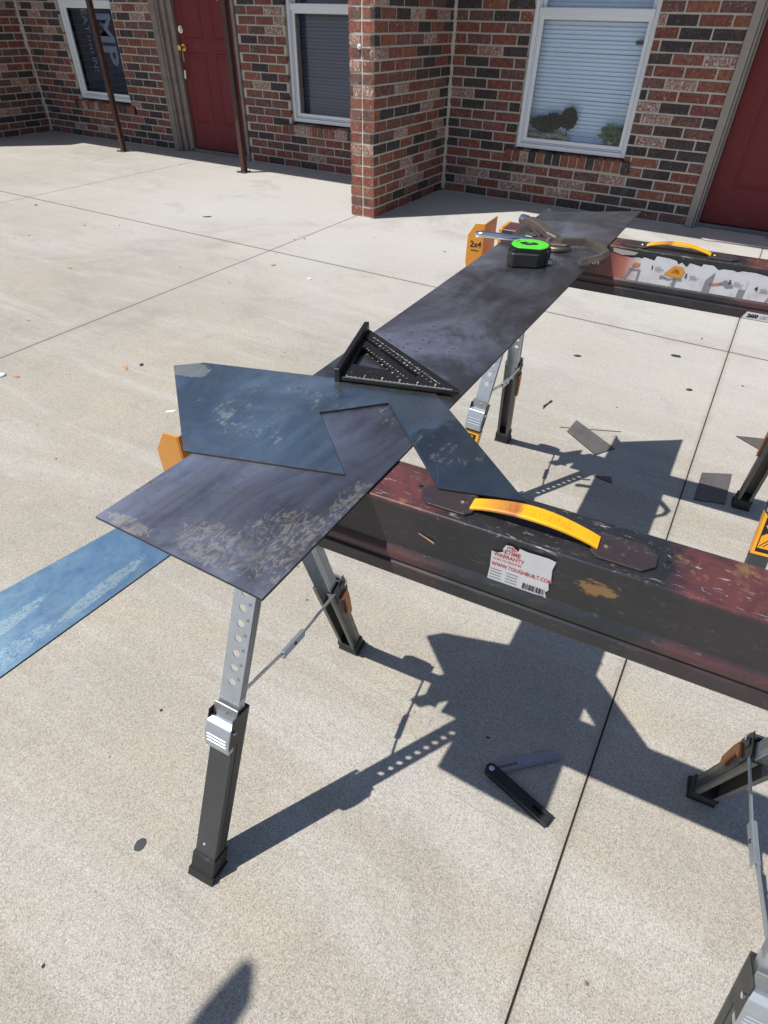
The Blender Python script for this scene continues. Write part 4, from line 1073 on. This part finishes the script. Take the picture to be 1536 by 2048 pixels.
bm = B(); sweep(bm, [lc((2.118, -3.876), .006), lc((2.145, -3.868), .006), lc((2.170, -3.853), .006)], .012, .010, 8); link('lower_jaw', bm, M['old_steel'], cl, smooth=True)
bm = B(); plate(bm, [lc(p, 0)[:2] for p in ((2.048, -3.822), (2.056, -3.800), (2.066, -3.800), (2.078, -3.818), (2.072, -3.836), (2.056, -3.836))], [], .008, .014); link('release_lever', bm, M['brass_old'] if 'brass_old' in M else M['old_steel'], cl, bevel=.001)
bm = B(); cyl(bm, lc((2.0245, -3.7430), .0225), lc((2.0080, -3.7320), .0215), .0115, .0110, 14); cyl(bm, lc((2.045, -3.757), .012), lc((2.085, -3.806), .012), .0045, None, 8); link('adjusting_screw', bm, M['chrome'], cl, bevel=.0006)
bm = B()
for p in ((2.125, -3.842), (2.118, -3.858), (2.150, -3.842)): cyl(bm, lc(p, .012), lc(p, .0225), .0048, .004, 10)
link('pivot_rivet', bm, M['galv_dark'], cl)

# ---------------------------------------------------------------- bevel gauge on the ground
bg_ = empty('bevel_gauge', (2.43, -4.662, 0), 0, label='black and grey hand tool with hinged blade lying in shadow on concrete', cat='bevel gauge')
Ob = Vector((2.43, -4.662)); hx = (Vector((2.5640, -4.6980))-Ob); hl = hx.length; hx.normalize(); hy = Vector((-hx.y, hx.x))
Hm = Matrix(((hx.x, hy.x, 0, 0), (hx.y, hy.y, 0, 0), (0, 0, 1, 0), (0, 0, 0, 1)))
out = [(hl, -.0125), (hl, .0125)]+[(.0125*math.cos(a), .0125*math.sin(a)) for a in [R(90+20*k) for k in range(10)]]
win = [(hl-.038, -.004), (hl-.010, -.004), (hl-.010, .004), (hl-.038, .004)]
bm = B(); plate(bm, out, [win], .0085, .0175, Hm); plate(bm, out, [win], .0005, .0055, Hm); link('handle', bm, M['black_plastic'], bg_, bevel=.0008)
bm = B(); box(bm, hl*.35, hl-.002, -.0115, .0115, .0056, .0084, Hm); link('handle_core', bm, M['black_plastic'], bg_)
bm = B(); cyl(bm, (0, 0, .0175), (0, 0, .0200), .0062, .0055, 16); cyl(bm, (0, 0, .020), (0, 0, .0212), .0035, .003, 12); link('lock_screw', bm, M['chrome'], bg_, bevel=.0004)
tx_ = (Vector((2.5514, -4.5480))-Vector((2.4400, -4.6560))).normalized(); ty_ = Vector((-tx_.y, tx_.x))
Tm = Matrix(((tx_.x, ty_.x, 0, 0), (tx_.y, ty_.y, 0, 0), (0, 0, 1, 0), (0, 0, 0, 1)))
bm = B(); plate(bm, [(-.010, -.0085), (.160, -.0085), (.139, .0150), (-.010, .0150)], [[(.016, .000), (.058, .000), (.060, .003), (.058, .0060), (.016, .0060), (.014, .003)]], .0060, .0080, Tm); link('blade', bm, M['gauge_blade'], bg_, bevel=.0003)
bm = B()
for i in range(26):
    vs = [bm.verts.new(Tm @ Vector((a, b, .0082))) for a, b in ((.016+.005*i, -.0078), (.0168+.005*i, -.0078), (.0168+.005*i, -.0045 if i % 5 else -.001), (.016+.005*i, -.0045 if i % 5 else -.001))]; bm.faces.new(vs)
link('blade_marks', bm, M['ink'], bg_)

# ---------------------------------------------------------------- bits on the concrete
def chip(name, x, y, r, h, mat, label, cat, n=7, seed=0, el=1.0):
    rn = random.Random(seed); bm = B(); pts = []
    for i in range(n):
        a = 2*math.pi*i/n+rn.uniform(-.2, .2); rr = r*rn.uniform(.65, 1.15); pts.append((rr*math.cos(a)*el, rr*math.sin(a)))
    plate(bm, pts, [], .0003, h); o = link(name, bm, mat); o.location = (x, y, 0); o.rotation_euler = (0, 0, rn.uniform(0, 3)); return tag(o, label, cat)
bm = B(); plate(bm, [(p[0]*random.uniform(.92, 1.05), p[1]*random.uniform(.92, 1.05)) for p in circ(0, 0, .0095, 16, .0125)], [], .0003, .0012); o = link('dark_patch', bm, M['sleeve']); o.location = (1.9232, -5.1293, 0); tag(o, 'round flat dark grey scrap on the concrete left of the near leg', 'scrap')
bm = B(); cyl(bm, (0, 0, .0004), (0, 0, .007), .020, .018, 18); o = link('bottle_cap', bm, M['white_plastic'], bevel=.0015); o.location = (0.0, -4.160, 0); tag(o, 'white bottle cap at the left edge of the concrete', 'bottle cap')
chip('wood_chip', .0598, -4.1298, .013, .004, M['chip_orange'], 'pale orange wood chip beside the white bottle cap', 'wood chip', 5, 3, 1.4)
chip('flat_stone', .4133, -3.7766, .010, .003, M['debris'], 'dark oval bit on the concrete above the cut plate corner', 'debris', 8, 4, 1.5)
chip('bark_sliver', .375, -3.83, .010, .003, M['chip_orange'], 'thin brown sliver next to the dark oval bit', 'debris', 5, 5, 2.4)
chip('paper_scrap', .8125, -3.9877, .011, .002, M['white_plastic'], 'small white paper scrap beside the left yellow bracket', 'paper', 5, 6, 2.2)
chip('wood_chip', -.9182, -3.1301, .011, .004, M['chip_orange'], 'orange wood chip on the left slab below the long joint', 'wood chip', 5, 7, 2.0)
chip('wood_chip', .0476, -2.4267, .014, .004, M['chip_orange'], 'orange wood chip just right of where the joints cross', 'wood chip', 5, 8, 1.4)
chip('leaf_bit', .3773, -2.4946, .014, .003, M['white_plastic'], 'tiny white scrap between the joints crossing and the far plate', 'debris', 6, 9, 1.6)
chip('dry_twig', -1.0572, -1.8303, .014, .004, M['debris'], 'short dark twig on the pale slab before the porch posts', 'twig', 5, 10, 2.6)
chip('dry_leaf', -2.38, -2.33, .010, .004, M['debris'], 'dark leaf bit below the first joint crossing at far left', 'leaf', 6, 11, 1.4)
chip('leaf_bit', 2.0104, -2.6407, .012, .003, M['debris'], 'small dark bit beyond the long bar right edge', 'debris', 6, 12, 1.5)
chip('leaf_bit', 2.3962, -2.3917, .015, .003, M['debris'], 'dark oval leaf bit right of the far sawhorse label', 'debris', 8, 13, 1.8)
chip('leaf_bit', 2.5071, -2.7032, .010, .003, M['debris'], 'small dark bit near the right joint', 'debris', 6, 14, 1.4)
chip('leaf_bit', 2.735, -4.960, .0045, .002, M['debris'], 'small dark leaf bit near the bottom right on the concrete', 'debris', 7, 15, 1.8)
chip('leaf_bit', 1.9318, -5.3362, .003, .0015, M['debris'], 'tiny dark seed at the bottom left on the concrete', 'debris', 6, 16, 1.2)
# scattered grit, too small to count
bm = B(); rn = random.Random(5)
for _ in range(110):
    x = rn.uniform(-5, 3.4); y = rn.uniform(-5.4, -.1)**1 if True else 0
    r_ = rn.choice([.0015, .002, .003, .004]); 
    if y > -3: r_ *= 1.4
    a = rn.uniform(0, 3.1); e = rn.uniform(1, 2.2)
    vs = [Vector((r_*e, 0, 0)), Vector((0, r_, 0)), Vector((-r_*e, 0, 0)), Vector((0, -r_, 0)), Vector((0, 0, r_*.9))]
    mt = Matrix.Translation((x, y, .0002)) @ Matrix.Rotation(a, 4, 'Z'); vs = [bm.verts.new(mt @ v) for v in vs]
    for i in range(4): bm.faces.new((vs[i], vs[(i+1) % 4], vs[4]))
tag(link('grit', bm, M['debris']), 'fine dark grit scattered over the concrete', 'grit', kind='stuff')

# leaning stake in a bucket, added unseen to throw the soft lower left shadow
sk = empty('shadow_caster', (2.16, -6.30, 0), 0, label='wooden stake standing tilted in a blue bucket, added unseen to throw a shadow', cat='caster')
bm = B(); cyl(bm, (0, 0, .001), (0, 0, .30), .13, .16, 24); link('stand', bm, M['stand'], sk)
bm = B(); sweep(bm, [(0, 0, .02), (-.62, .39, 1.70), (-.66, .40, 1.78)], [.06, .06, .035], [.035, .035, .02], 4); link('caster', bm, M['wood'], sk)
